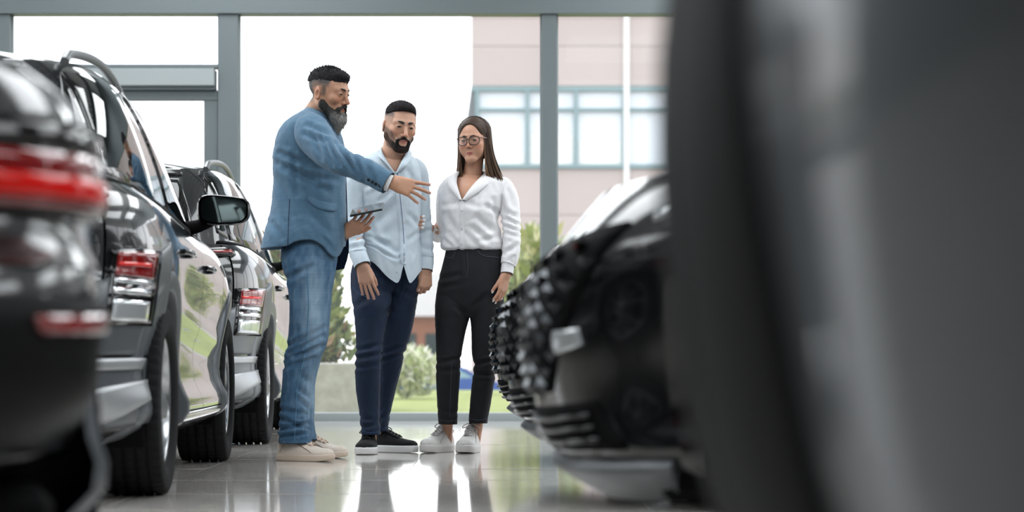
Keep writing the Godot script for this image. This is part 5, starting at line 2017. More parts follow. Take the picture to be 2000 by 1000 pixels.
	var bs := net_of(bp, 0.0034, grey, func(p: Vector3) -> float: return 0.0040 * noise.get_noise_3d(p.x * 500.0, p.y * 100.0, p.z * 500.0))
	spikes(bs, 1100, func() -> Array:
		var a := rng.randf_range(-1.5, 1.5)
		var e := rng.randf_range(-1.35, 0.1)
		var dir := Vector3(sin(a) * cos(e), sin(e), cos(a) * cos(e))
		var p := on_field(bp, Vector3(0, -0.09, 0.03) + dir * 0.2, -dir)
		if p == Vector3.ZERO or (p.y > -0.062): return []
		return [p - dir * 0.003, p + (dir * 0.6 + Vector3(0, -0.9, 0.1)).normalized() * rng.randf_range(0.008, 0.018)], 0.0014, grey)
	obj("beard", moved(bs, ht, -origin), mats.hair, person).set_meta("label", "full dark beard turning grey at the chin")
	# ---- jacket
	var check := cloth_tex(Color(0.255, 0.385, 0.485), Color(0.325, 0.455, 0.55), Color(0.17, 0.26, 0.35), 64, 0.5, 5)
	var jm := mat(Color.WHITE, 0.85, 0.0, {"albedo_texture": check, "uv1_scale": Vector3(4.2, 4.2, 1), "rim_enabled": true, "rim": 0.3})
	var lining := mat(Color(0.08, 0.13, 0.22), 0.6)
	var d := 11.12
	var hem := [[505.0, 487.0], [513.0, 486.0], [545.0, 483.0], [561.0, 481.0], [577.0, 472.0], [595.0, 469.0], [612.0, 470.0], [633.0, 483.0], [641.0, 494.0], [654.0, 504.0], [664.0, 499.0], [672.0, 482.0], [680.0, 478.0]]
	var drop := func(p: Vector3) -> Vector3:
		var q := to_px(p)
		if q.y < 420.0: return p
		var h := lut(hem, clampf(q.x, 506.0, 679.0))
		var y := 420.0 + (q.y - 420.0) / 85.0 * (h - 420.0)
		return at(q.x, y, -p.z)
	var jr := [R(213, 598, 634, d, 0.085), R(222, 583, 646, d, 0.125), R(236, 562, 655, d, 0.175), R(252, 548, 662, d, 0.20, 2.4), R(275, 539, 670, d, 0.205, 2.5), R(300, 536, 674, d, 0.20, 2.5), R(335, 535, 675, d, 0.19, 2.5),
		R(376, 534, 674, d, 0.185, 2.5), R(408, 530, 675, d, 0.19, 2.5), R(443, 523, 675, d, 0.20, 2.6), R(475, 516, 675, d, 0.21, 2.7), R(505, 511, 674, d, 0.212, 2.8)]
	var jc := [[548, 300, 600, 322, 6, -0.0195], [545, 318, 612, 350, 7, -0.0156], [560, 330, 640, 372, 8, -0.0137], [590, 345, 660, 350, 6, -0.0117], [540, 350, 575, 420, 8, -0.0097], [600, 400, 640, 460, 9, -0.0097], [625, 340, 640, 470, 8, 0.0078], [573, 300, 580, 380, 6, -0.0117], [655, 350, 660, 470, 7, -0.0078], [530, 440, 550, 480, 7, -0.0117]]
	var jacket := garment(jr, {"cols": 112, "rows": 9, "level": true, "creases": jc, "wrinkle": [0.0022, 14.0, 9.0, 14.0], "post": drop, "turn_in": 0.05})
	jacket.orient(at(605, 350, d))
	var sl := [[at(601, 238, 10.99), 0.050, 0.055], [at(606, 250, 10.94), 0.078, 0.066], [at(613, 264, 10.905), 0.086, 0.070], [at(626, 282, 10.85), 0.080, 0.068], [at(648, 305, 10.77), 0.066, 0.064], [at(670, 318, 10.72), 0.058, 0.060], [at(695, 326, 10.70), 0.056, 0.058], [at(725, 339, 10.68), 0.0545, 0.054], [at(748, 352, 10.665), 0.0525, 0.050], [at(757, 357, 10.66), 0.052, 0.048]]
	var sc := [[640, 275, 664, 322, 4, -0.0189], [628, 272, 650, 322, 4, -0.0168], [655, 280, 690, 330, 4, -0.0147], [668, 292, 700, 346, 3.5, -0.0147], [612, 262, 628, 310, 5, -0.0147], [690, 302, 712, 352, 4, -0.0105], [600, 245, 640, 262, 5, -0.0126], [594, 262, 632, 276, 5, -0.0147], [712, 310, 735, 362, 5, -0.0084]]
	var sleeve := garment(sl, {"cap": true, "cols": 64, "rows": 9, "creases": sc, "wrinkle": [0.0025, 22.0, 22.0, 22.0], "turn_in": 0.04})
	sleeve.orient(at(680, 322, 10.70))
	var far := garment([[at(612, 245, 11.26), 0.05, 0.05], [at(622, 268, 11.31), 0.075, 0.07], [at(630, 320, 11.36), 0.066, 0.06], [at(634, 385, 11.38), 0.058, 0.056], [at(644, 430, 11.30), 0.054, 0.052], [at(664, 455, 11.16), 0.048, 0.046]], {"cap": true, "cols": 40, "rows": 6, "wrinkle": [0.003, 20.0, 20.0, 20.0], "turn_in": 0.03})
	far.orient(at(632, 380, 11.37))
	var jn := Node3D.new()
	jn.name = "jacket"
	jn.set_meta("label", "blue checked suit jacket")
	person.add_child(jn, true)
	# pocket flap, vent, seams, cuff buttons are found on the cloth before it is shifted
	var flap_rows := []
	for j in 5:
		var rr := PackedVector3Array()
		for i in 11:
			var u := i / 10.0
			var v := j / 4.0
			var q := Vector2(601, 382).lerp(Vector2(656, 398), u) + Vector2(1.5, 13.5) * v + Vector2(0, 4.0 * sin(u * PI) * v + 2.5 * sin(u * PI))
			if v > 0.9 and (i == 0 or i == 10): q -= Vector2(-2.0 if i == 0 else 2.0, 3.0)
			var h := meet(jacket, q.x, q.y)
			rr.append((h[0] + h[1] * (0.0015 + 0.006 * v)) - origin if h else at(q.x, q.y, 10.92) - origin)
		flap_rows.append(rr)
	flap_rows.insert(0, PackedVector3Array(Array(flap_rows[0]).map(func(p): return p - Vector3(0, 0, 0.006))))
	flap_rows.append(PackedVector3Array(Array(flap_rows[-1]).map(func(p): return p - Vector3(0, 0, 0.008))))
	var flap := Shape.new()
	flap.grid(flap_rows, false, range(7).map(func(j): return range(11).map(func(i): return Vector2(i * 0.013, j * 0.008))))
	obj("pocket_flap", flap, jm, jn, at(630, 390, 11.2) - origin)
	var vent := strip(jacket, [V(566, 388), V(564, 420), V(563, 450), V(562, 480)], 0.003, 0.0016, 70)
	obj("vent_edge", shifted(vent, -origin), lining, jn, at(600, 430, 11.3) - origin)
	for q in [[717, 341], [724, 345], [731, 349], [738, 353]]: button(jn, sleeve, q[0] + 3, q[1] + 10, origin, mats.button_d, 0.0075)
	var lapel := garment([R(208, 600, 632, d, 0.078), R(214, 596, 637, d, 0.088), R(222, 588, 645, d, 0.105)], {"cols": 48, "rows": 4, "level": true})
	obj("collar", shifted(lapel, -origin), jm, jn, at(615, 215, d) - origin)
	obj("jacket_body", shifted(jacket, -origin), jm, jn)
	obj("sleeve", shifted(sleeve, -origin), jm, jn)
	obj("sleeve", shifted(far, -origin), jm, jn)
	# far front panel, showing its dark lining
	var fp := Shape.new()
	var fr := []
	for j in 13:
		var v := j / 12.0
		var rr := PackedVector3Array()
		for i in 7:
			var u := i / 6.0
			var xr := lut([[0.0, 676.0], [0.5, 679.0], [0.85, 681.0], [1.0, 672.0]], v)
			rr.append(at(lerpf(640.0, xr, u), lerpf(330.0, 531.0, v) - 6.0 * u * v, 11.24 + 0.05 * (1.0 - u)) - origin)
		fr.append(rr)
	fp.grid(fr)
	obj("front_panel", fp, lining, jn, at(600, 430, 11.5) - origin)
	var sh_col := garment([R(203.5, 601, 634, d, 0.070), R(210, 599, 635, d, 0.075), R(216, 600, 636, d, 0.078)], {"cols": 40, "rows": 3, "level": true})
	obj("shirt_collar", shifted(sh_col, -origin), mats.cotton_white, person, at(616, 210, d) - origin)
	var cuff := garment([[at(756, 356, 10.66), 0.040, 0.038], [at(762, 358.5, 10.66), 0.040, 0.038]], {"cols": 36, "rows": 4, "turn_in": 0.02})
	obj("shirt_cuff", shifted(cuff, -origin), mats.cotton_white, person, at(757, 357, 10.66) - origin)
	var strap := Shape.new()
	var sp := []
	var wd := Vector3(0.75, 0.45, 0.45).normalized()
	var wx := wd.cross(Vector3.UP).normalized()
	for i in 20: sp.append(wl - wd * 0.006 + (wx * cos(TAU * i / 20.0) + wd.cross(wx) * sin(TAU * i / 20.0)) * 0.0285 - origin)
	strap.tube(sp, 0.006, 6, true)
	obj("wristwatch_strap", strap, mats.button_d, person, wl - origin)
	# ---- jeans: washed blue denim
	var denim := cloth_tex(Color(0.78, 0.82, 0.86), Color(0.95, 0.97, 1.0), Color(0.2, 0.3, 0.4), 0, 0.55, 9)
	var wash := func(p: Vector3, u: float, v: float) -> Color:
		# faded thighs and knees, worn patchily
		var q := to_px(p)
		var n := noise.get_noise_3d(p.x * 30.0, p.y * 12.0, p.z * 30.0)
		var f := exp(-pow((q.x - 612.0) / 24.0, 2.0)) * (exp(-pow((q.y - 600.0) / 85.0, 2.0)) + 0.75 * exp(-pow((q.y - 775.0) / 60.0, 2.0)))
		f = clampf(f + n * 0.40, 0.0, 1.0)
		return Color(0.055, 0.135, 0.225).lerp(Color(0.34, 0.46, 0.55), f)
	var dm := mat(Color.WHITE, 0.85, 0.0, {"albedo_texture": denim, "uv1_scale": Vector3(3.0, 3.0, 1), "vertex_color_use_as_albedo": true})
	var legs := [R(455, 556, 662, 11.10, 0.15), R(490, 551, 659, 11.08, 0.15), R(517, 552, 657, 11.06, 0.14), R(545, 560, 652, 11.04, 0.115), R(584, 566, 646, 11.03, 0.098), R(639, 565, 641, 11.02, 0.085), R(676, 561, 634, 11.02, 0.080), R(702, 557, 622, 11.02, 0.076), R(752, 551, 608, 11.02, 0.070), R(794, 548, 605, 11.02, 0.068), R(823, 547, 603, 11.02, 0.068), R(848, 545, 605, 11.02, 0.072), R(864, 545, 609, 11.02, 0.076)]
	var lc := [[565, 690, 630, 655, 5, -0.0147], [562, 702, 628, 675, 5, -0.0168], [560, 678, 634, 640, 5, -0.0126], [556, 715, 615, 700, 5, -0.0126], [570, 520, 600, 640, 8, -0.0084], [548, 838, 604, 826, 4, -0.0168], [550, 818, 602, 838, 4, -0.0168], [548, 800, 600, 808, 4, -0.0126], [575, 752, 603, 775, 4, -0.0147], [580, 775, 604, 800, 4, -0.0126], [546, 852, 600, 846, 3.5, -0.0147], [560, 545, 610, 520, 6, -0.0105], [585, 730, 606, 745, 4, -0.0126]]
	var near_leg := garment(legs, {"cols": 72, "rows": 9, "level": true, "creases": lc, "wrinkle": [0.0026, 18.0, 12.0, 18.0], "tint": wash, "turn_in": 0.03})
	var far_legs := []
	for r in legs:
		var q := to_px(r[0])
		var dd := 11.20 if q.y < 520 else lerpf(11.20, 11.31, clampf((q.y - 520.0) / 100.0, 0.0, 1.0))
		var low := smoothstep(560.0, 860.0, q.y)
		far_legs.append([at(q.x + 4.0 + 9.0 * low, q.y - 7.0 * low, dd), r[1] * 0.93, r[2] * 0.95, 2.3])
	var far_leg := garment(far_legs, {"cols": 48, "rows": 6, "level": true, "wrinkle": [0.003, 18.0, 14.0, 18.0], "tint": wash, "turn_in": 0.03})
	var seam := strip(near_leg, [V(600, 520), V(603, 600), V(598, 680), V(580, 760), V(575, 860)], 0.005, 0.0020, 110)
	var pants := obj("jeans", shifted(near_leg, -origin), dm, person, at(600, 650, 11.02) - origin)
	obj("far_leg", shifted(far_leg, -origin), dm, pants, at(604, 650, 11.3) - origin)
	obj("outseam", shifted(seam, -origin), mat(Color(0.34, 0.50, 0.62), 0.9), pants, at(600, 650, 11.3) - origin)
	# ---- shoes: cream leather trainers
	var cream := mat(Color(0.86, 0.81, 0.76), 0.55, 0.0, {"albedo_texture": noise_tex(0.05, [Color(0.92, 0.92, 0.92), Color(1, 1, 1)]), "uv1_triplanar": true, "uv1_scale": Vector3(6, 6, 6)})
	var so := {"length": 0.300, "width": 0.116, "sole": 0.030, "heights": [[0.0, 0.058], [0.06, 0.082], [0.18, 0.072], [0.32, 0.088], [0.45, 0.072], [0.62, 0.050], [0.8, 0.036], [0.93, 0.028], [1.0, 0.010]], "sole_m": mat(Color(0.82, 0.75, 0.68), 0.6), "upper_m": cream, "lace_m": mat(Color(0.84, 0.76, 0.70), 0.8), "seam_m": mat(Color(0.45, 0.36, 0.30), 0.8), "tongue_m": mat(Color(0.78, 0.70, 0.63), 0.7), "spring": 0.006}
	var h1 := at(541, 900, 11.05)
	h1.y = 0.001
	shoe(person, "shoe", h1, deg_to_rad(68), origin, so)
	var h2 := at(564, 893, 11.36)
	h2.y = 0.001
	shoe(person, "shoe", h2, deg_to_rad(76), origin, so)
	# ---- the tablet
	var tb := Basis(Vector3(0.975, 0.20, 0.02).normalized(), Vector3(-0.2, 0.955, 0.20).normalized(), Vector3.ZERO)
	tb.z = tb.x.cross(tb.y).normalized()
	tb.y = tb.z.cross(tb.x)
	var tc := at(717, 409.5, 11.10)
	var tab := thing("tablet_computer", "dark thin tablet computer held by the bearded man", "tablet", tc)
	obj("case", bx(Vector3.ZERO, Vector3(0.158, 0.009, 0.225), 0.003, tb), mat(Color(0.09, 0.11, 0.13), 0.3, 0.4), tab)
	obj("screen", bx(tb.y * 0.0049, Vector3(0.148, 0.001, 0.212), 0.0, tb), mat(Color(0.02, 0.025, 0.03), 0.05), tab)
	var lens := Shape.new()
	lens.lathe([Vector2(0.0, 0.001), Vector2(0.005, 0.001), Vector2(0.006, 0.0)], 16, tb * Vector3(0.062, -0.0045, 0.095), Basis(tb.x, -tb.y, -tb.z))
	obj("camera_lens", lens, mats.button_d, tab, tb * Vector3(0.062, 0.01, 0.095))

# ======================================================================= the man in the pale blue shirt
func man_in_shirt() -> void:
	var origin := at(745, 885, 11.88)
	origin.y = 0.0
	var person := thing("person", "man in pale blue untucked shirt and dark blue jeans between the other two", "person", origin)
	var skin := Color(0.56, 0.315, 0.215)
	var ht := turned(11, 21, -5, 1.03, at(781, 245, 11.84))
	var inv := ht.affine_inverse()
	var ho := {"skin": skin, "lip": Color(0.42, 0.15, 0.12), "stubble": Color(0.07, 0.06, 0.058), "neck": inv * at(768, 312, 11.90), "neck_r": 0.060, "growth": 0.62, "open": 0.0030, "gape": 0.0034, "nose": 1.2, "jaw": 1.02, "w": 0.99}
	ho.fade = func(p: Vector3) -> float:
		var side := (0.42 * smoothstep(-0.006, 0.030, p.y) + 0.75 * smoothstep(0.030, 0.054, p.y)) * smoothstep(0.066, 0.054, p.z) * smoothstep(0.048, 0.060, absf(p.x) + maxf(0.0, -p.z) * 0.5)
		var burn := smoothstep(-0.005, -0.03, p.y) * smoothstep(0.048, 0.058, absf(p.x)) * smoothstep(-0.03, -0.005, p.z) * smoothstep(-0.075, -0.06, p.y)
		return maxf(side * 0.8, burn * 0.15)
	var head := head_prims(ho)
	var wr := at(707, 516, 11.66)
	var wl := at(832, 524, 11.90)
	var hr := hand(wr, Vector3(0.24, -0.96, 0.10), Vector3(0.25, 0.0, -1.0), true, 0.98, [[0.15, 0.25, 0.2], [0.12, 0.2, 0.15], [0.12, 0.2, 0.15], [0.15, 0.22, 0.2]], 0.9, [0.35, 0.2], at(690, 450, 11.76))
	var hl := hand(wl, Vector3(-0.05, -1.0, 0.12), Vector3(-0.55, 0.0, -0.85), false, 0.98, [[0.75, 0.95, 0.6], [0.7, 0.95, 0.6], [0.7, 0.95, 0.6], [0.7, 0.9, 0.6]], 0.5, [0.7, 0.1], at(829, 455, 11.96))
	var limbs := [
		ell(at(762, 375, 11.90), Vector3(0.150, 0.17, 0.085), 0.06), ell(at(758, 470, 11.88), Vector3(0.135, 0.20, 0.085), 0.06),
		cap(at(768, 310, 11.90), at(765, 330, 11.90), 0.060, 0.08, 0.05), cap(at(722, 332, 11.88), at(806, 336, 11.92), 0.048, 0.048, 0.05),
		cap(at(709, 335, 11.86), at(690, 430, 11.82), 0.044, 0.036, 0.03), cap(at(690, 430, 11.82), wr, 0.036, 0.026, 0.02),
		cap(at(814, 340, 11.93), at(826, 430, 11.96), 0.042, 0.034, 0.03), cap(at(826, 430, 11.96), wl, 0.034, 0.026, 0.02),
		cap(at(726, 545, 11.84), at(720, 700, 11.785), 0.070, 0.042, 0.04), cap(at(720, 700, 11.785), at(724, 868, 11.865), 0.042, 0.031, 0.02),
		cap(at(786, 545, 11.92), at(763, 700, 11.985), 0.070, 0.036, 0.04), cap(at(763, 700, 11.985), at(752, 790, 12.01), 0.036, 0.027, 0.02), cap(at(752, 790, 12.01), at(745, 862, 12.02), 0.027, 0.026, 0.01),
	]
	skin_body(person, limbs, head, ht, head_tint(ho), skin, [hr.prims, hl.prims])
	eyes(person, ht, origin, Color(0.03, 0.018, 0.012), Vector3(0.25, -0.30, 1.0), 0.0030)
	brows(person, ht, origin, mats.black_hair, 0.0050)
	nails(person, hr.tips.slice(0, 4), origin, mat(Color(0.74, 0.57, 0.52), 0.35), 1.0)
	var teeth := Shape.new()
	var row := [PackedVector3Array(), PackedVector3Array()]
	for i in 9:
		var x := (i - 4) * 0.0034
		for k in 2: row[k].append(ht * Vector3(x, -0.0665 - 0.004 * k, 0.0862 - 14.0 * x * x) - origin)
	teeth.grid(row)
	obj("teeth", teeth, mat(Color(0.85, 0.82, 0.78), 0.3), person, ht * Vector3(0, -0.07, 0.0) - origin)
	# hair: short crop with a straight hairline
	var hp := [
		ell(Vector3(0, 0.054, -0.012), Vector3(0.0745, 0.066, 0.0995), 0.01), ell(Vector3(0, 0.088, 0.030), Vector3(0.054, 0.029, 0.056), 0.02),
		half(Vector3(0, 0.062, 0.03), Vector3(0, -1, 0.35)), ell(Vector3(0, 0.0, 0.105), Vector3(0.12, 0.062, 0.060), 0.004, true),
		ell(Vector3(0.092, 0.00, 0.02), Vector3(0.028, 0.066, 0.10), 0.01, true), ell(Vector3(-0.092, 0.00, 0.02), Vector3(0.028, 0.066, 0.10), 0.01, true),
	]
	var dark := func(p: Vector3) -> Color:
		var v := 0.5 + 0.5 * noise.get_noise_3d(p.x * 500.0, p.y * 300.0, p.z * 500.0)
		return Color(0.008, 0.007, 0.008).lerp(Color(0.022, 0.019, 0.020), v)
	var hs := net_of(hp, 0.0034, dark, func(p: Vector3) -> float: return 0.0030 * noise.get_noise_3d(p.x * 400.0, p.y * 150.0, p.z * 300.0))
	spikes(hs, 700, func() -> Array:
		var a := rng.randf() * TAU
		var e := rng.randf_range(0.3, 1.5)
		var dir := Vector3(cos(a) * cos(e), sin(e), sin(a) * cos(e))
		var p := on_field(hp, Vector3(0, 0.04, -0.01) + dir * 0.2, -dir)
		if p == Vector3.ZERO or p.y < 0.05: return []
		return [p - dir * 0.003, p + (dir + Vector3(0, 0, 0.5)).normalized() * rng.randf_range(0.003, 0.007)], 0.0015, dark)
	feather(hs, hp, dark)
	obj("hair", moved(hs, ht, -origin), mats.hair, person)
	var bp := [
		cap(Vector3(0.0655, 0.004, 0.004), Vector3(0.0585, -0.056, 0.008), 0.0075, 0.0150, 0.01), cap(Vector3(-0.0655, 0.004, 0.004), Vector3(-0.0585, -0.056, 0.008), 0.0075, 0.0150, 0.01),
		cap(Vector3(0.057, -0.060, 0.010), Vector3(0.022, -0.106, 0.064), 0.0150, 0.0195, 0.02), cap(Vector3(-0.057, -0.060, 0.010), Vector3(-0.022, -0.106, 0.064), 0.0150, 0.0195, 0.02),
		ell(Vector3(0, -0.108, 0.072), Vector3(0.028, 0.022, 0.024), 0.02),
		cap(Vector3(0.003, -0.0545, 0.0965), Vector3(0.027, -0.070, 0.081), 0.0055, 0.006, 0.005), cap(Vector3(-0.003, -0.0545, 0.0965), Vector3(-0.027, -0.070, 0.081), 0.0055, 0.006, 0.005),
		cap(Vector3(0.029, -0.070, 0.079), Vector3(0.026, -0.098, 0.076), 0.0065, 0.012, 0.01), cap(Vector3(-0.029, -0.070, 0.079), Vector3(-0.026, -0.098, 0.076), 0.0065, 0.012, 0.01),
		ell(Vector3(0, -0.0725, 0.100), Vector3(0.023, 0.0125, 0.030), 0.004, true),
	]
	var stub := func(p: Vector3) -> Color:
		var v := 0.5 + 0.5 * noise.get_noise_3d(p.x * 700.0, p.y * 300.0, p.z * 700.0)
		var thin := smoothstep(0.040, 0.058, absf(p.x)) * 0.7 + 0.25 * smoothstep(-0.095, -0.115, p.y)
		return Color(0.010, 0.009, 0.009).lerp(Color(0.13, 0.085, 0.065), clampf(thin * (0.3 + 0.9 * v), 0.0, 1.0))
	var bs := net_of(bp, 0.0034, stub, func(p: Vector3) -> float: return 0.0022 * noise.get_noise_3d(p.x * 600.0, p.y * 200.0, p.z * 600.0))
	obj("beard", moved(bs, ht, -origin), mats.hair, person).set_meta("label", "short black beard")
	# ---- shirt
	var weave := cloth_tex(Color(0.715, 0.77, 0.81), Color(0.775, 0.82, 0.855), Color(0.5, 0.6, 0.7), 0, 0.3, 21)
	var sm := mat(Color.WHITE, 0.8, 0.0, {"albedo_texture": weave, "uv1_scale": Vector3(5, 5, 1), "rim_enabled": true, "rim": 0.2})
	var d := 11.89
	var hem := [[690.0, 498.0], [704.0, 500.0], [720.0, 508.0], [734.0, 518.0], [752.0, 538.0], [768.0, 551.0], [777.0, 554.0], [783.0, 542.0], [788.0, 519.0], [793.0, 536.0], [800.0, 554.0], [808.0, 549.0], [816.0, 538.0], [824.0, 528.0]]
	var drop := func(p: Vector3) -> Vector3:
		var q := to_px(p)
		if q.y < 450.0 : return p
		var h := lut(hem, clampf(q.x, 691.0, 823.0)) if p.z > -d else 500.0
		return at(q.x, 450.0 + (q.y - 450.0) / 100.0 * (h - 450.0), -p.z)
	var opening := func(p: Vector3) -> bool:
		var q := to_px(p)
		if p.z < -d or q.y > 336.0 or q.y < 285.0: return false
		return absf(q.x - lerpf(768.0, 772.5, (q.y - 296.0) / 40.0)) < lerpf(33.0, 8.0, clampf((q.y - 288.0) / 46.0, 0.0, 1.0))
	var jr := [R(292, 745, 790, d, 0.064), R(299, 730, 798, d, 0.078), R(307, 712, 808, d, 0.094), R(318, 699, 817, d, 0.108, 2.4), R(335, 693, 823, d, 0.118, 2.4), R(360, 693, 824, d, 0.124, 2.4), R(400, 695, 822, d, 0.122, 2.4), R(440, 697, 820, d, 0.118, 2.4), R(480, 701, 819, d, 0.126, 2.4), R(515, 706, 822, d, 0.144, 2.4), R(550, 708, 824, d, 0.152, 2.4)]
	var jc := [[715, 365, 742, 345, 5, -0.0090], [722, 470, 775, 490, 6, -0.0090], [730, 440, 770, 400, 9, -0.0090], [715, 500, 784, 503, 3, -0.0090], [800, 420, 818, 440, 5, -0.0090], [796, 470, 816, 455, 5, -0.0075], [745, 392, 762, 372, 5, -0.0090], [712, 425, 735, 470, 7, -0.0090], [735, 480, 760, 478, 6, -0.0075], [798, 335, 815, 370, 6, -0.0075], [740, 330, 720, 360, 6, -0.0060], [750, 500, 745, 535, 6, -0.0060]]
	var shirt := garment(jr, {"cols": 120, "rows": 10, "level": true, "creases": jc, "wrinkle": [0.0028, 12.0, 9.0, 12.0], "post": drop, "hole": opening})
	shirt.orient(at(762, 420, d))
	var sr := garment([[at(728, 326, 11.88), 0.035, 0.035], [at(718, 323, 11.88), 0.050, 0.055], [at(706, 332, 11.86), 0.062, 0.066], [at(694, 365, 11.84), 0.060, 0.062], [at(688, 410, 11.82), 0.056, 0.058], [at(687, 440, 11.79), 0.052, 0.055], [at(693, 475, 11.74), 0.046, 0.048], [at(701, 500, 11.69), 0.042, 0.042]], {"cap": true, "cols": 48, "rows": 8, "creases": [[680, 470, 715, 462, 4, -0.0105], [680, 485, 712, 480, 4, -0.0105], [678, 440, 706, 428, 4, -0.0090], [684, 495, 716, 492, 4, -0.0090]], "wrinkle": [0.0028, 20.0, 20.0, 20.0]})
	sr.orient(at(688, 420, 11.81))
	var cr := garment([[at(699, 495, 11.70), 0.044, 0.044], [at(704, 508, 11.675), 0.043, 0.042], [at(708, 519, 11.66), 0.043, 0.041]], {"cols": 40, "rows": 5, "turn_in": 0.03})
	cr.orient(at(704, 508, 11.675))
	var sl := garment([[at(796, 328, 11.90), 0.035, 0.035], [at(806, 326, 11.905), 0.050, 0.055], [at(815, 340, 11.92), 0.055, 0.06], [at(820, 375, 11.94), 0.050, 0.055], [at(824, 420, 11.95), 0.046, 0.052], [at(828, 455, 11.95), 0.044, 0.048], [at(831, 490, 11.93), 0.041, 0.044], [at(832, 505, 11.92), 0.040, 0.041]], {"cap": true, "cols": 48, "rows": 8, "creases": [[816, 455, 846, 448, 4, -0.0090], [816, 440, 842, 432, 4, -0.0075], [818, 480, 846, 490, 5, -0.0075]], "wrinkle": [0.0028, 20.0, 20.0, 20.0]})
	sl.orient(at(825, 430, 11.95))
	var cl := garment([[at(832, 500, 11.925), 0.041, 0.042], [at(832, 515, 11.91), 0.040, 0.040], [at(831, 528, 11.90), 0.038, 0.038]], {"cols": 40, "rows": 5, "turn_in": 0.03})
	cl.orient(at(832, 515, 11.91))
	var placket := strip(shirt, [V(774, 338), V(779, 380), V(784, 430), V(787, 475), V(788, 516)], 0.030, 0.0022, 36)
	var edge := strip(shirt, [V(776, 338), V(781, 380), V(786, 430), V(789, 475), V(789, 516)], 0.0030, 0.0034, 36)
	var sn := obj("shirt", shirt, sm, person)
	for q in [[779, 358], [783, 397], [786, 434], [789, 470], [787, 503]]: button(sn, shirt, q[0] + 2, q[1], origin, mats.button_w)
	for q in [[776, 531]]: button(sn, shirt, q[0], q[1], origin, mats.button_w)
	button(sn, cr, 696, 519, origin, mats.button_w)
	sn.mesh = shifted(shirt, -origin).mesh()
	obj("sleeve", shifted(sr, -origin), sm, sn)
	obj("sleeve", shifted(sl, -origin), sm, sn)
	obj("cuff", shifted(cr, -origin), sm, sn)
	obj("cuff", shifted(cl, -origin), sm, sn)
	obj("placket", shifted(placket, -origin), sm, sn, at(780, 430, 12.2) - origin)
	obj("placket_edge", shifted(edge, -origin), mat(Color(0.30, 0.36, 0.52), 0.8), sn, at(780, 430, 12.2) - origin)
	falls(sn, sm, origin, [
		[[[770.0, 281.0, 11.975], [755.0, 282.0, 11.945], [746.5, 288.0, 11.895], [748.0, 299.0, 11.815], [757.0, 316.0, 11.770], [772.0, 338.0, 11.766]], [[768.0, 288.0, 12.0], [752.0, 288.0, 11.955], [740.0, 294.0, 11.895], [739.0, 304.0, 11.800], [749.0, 315.0, 11.752], [768.0, 339.0, 11.764]]],
		[[[770.0, 281.0, 11.975], [786.0, 283.0, 11.95], [795.0, 290.0, 11.905], [791.0, 302.0, 11.822], [783.0, 317.0, 11.770], [773.0, 338.0, 11.766]], [[772.0, 290.0, 12.0], [794.0, 291.0, 11.96], [804.0, 298.0, 11.905], [801.0, 310.0, 11.800], [793.0, 324.0, 11.752], [777.0, 339.0, 11.764]]]])
	# ---- jeans: dark indigo
	var denim := cloth_tex(Color(0.045, 0.11, 0.20), Color(0.075, 0.16, 0.265), Color(0.1, 0.1, 0.2), 0, 0.5, 31)
	var dm := mat(Color.WHITE, 0.85, 0.0, {"albedo_texture": denim, "uv1_scale": Vector3(3, 3, 1)})
	var stitch := mat(Color(0.16, 0.28, 0.42), 0.9)
	var rl := [R(500, 694, 800, 11.88, 0.092), R(530, 686, 805, 11.88, 0.104), R(560, 685, 772, 11.855, 0.104), R(595, 689, 762, 11.81, 0.098), R(626, 693, 755, 11.80, 0.088), R(670, 696, 747, 11.79, 0.076), R(700, 695, 744, 11.78, 0.072), R(730, 694, 743, 11.79, 0.070), R(765, 696, 742, 11.80, 0.065), R(802, 702, 741, 11.81, 0.060), R(835, 705, 742, 11.81, 0.058), R(848, 706, 743, 11.81, 0.060)]
	var ll := [R(500, 720, 822, 11.90, 0.092), R(530, 735, 822, 11.91, 0.102), R(560, 755, 818, 11.93, 0.102), R(595, 756, 813, 11.95, 0.095), R(626, 750, 808, 11.96, 0.088), R(664, 744, 799, 11.97, 0.076), R(690, 741, 789, 11.98, 0.070), R(715, 739, 785, 11.99, 0.068), R(752, 738, 775, 12.00, 0.062), R(790, 738, 766, 12.01, 0.056), R(825, 737, 759, 12.01, 0.054), R(841, 736, 758, 12.01, 0.055)]
	var lc := [[696, 700, 744, 692, 4, -0.0105], [694, 718, 742, 712, 4, -0.0090], [698, 684, 746, 672, 4, -0.0090], [745, 705, 788, 690, 4, -0.0105], [748, 690, 795, 672, 4, -0.0090], [706, 835, 742, 826, 4, -0.0090], [704, 815, 740, 822, 4, -0.0075], [735, 560, 770, 575, 5, -0.0090], [690, 600, 730, 575, 6, -0.0060], [775, 560, 810, 580, 5, -0.0075], [742, 818, 760, 810, 4, -0.0075], [748, 620, 764, 600, 5, -0.0090]]
	var leg_r := garment(rl, {"cols": 64, "rows": 9, "level": true, "creases": lc, "wrinkle": [0.0022, 18.0, 12.0, 18.0], "turn_in": 0.02})
	var leg_l := garment(ll, {"cols": 64, "rows": 9, "level": true, "creases": lc, "wrinkle": [0.0022, 18.0, 12.0, 18.0], "turn_in": 0.02})
	leg_r.orient(at(720, 700, 11.8))
	leg_l.orient(at(765, 700, 11.98))
	var bits := []
	bits.append(strip(leg_r, [V(690, 560), V(700, 575), V(714, 580), V(726, 578)], 0.004, 0.002, 40))
	bits.append(strip(leg_r, [V(706, 842), V(724, 846), V(742, 843)], 0.003, 0.002, 24))
	bits.append(strip(leg_l, [V(739, 836), V(748, 838), V(757, 835)], 0.003, 0.002, 24))
	var fly := strip(leg_l, [V(790, 540), V(787, 565), V(778, 590)], 0.022, 0.003, 14)
	var pants := obj("jeans", shifted(leg_r, -origin), dm, person)
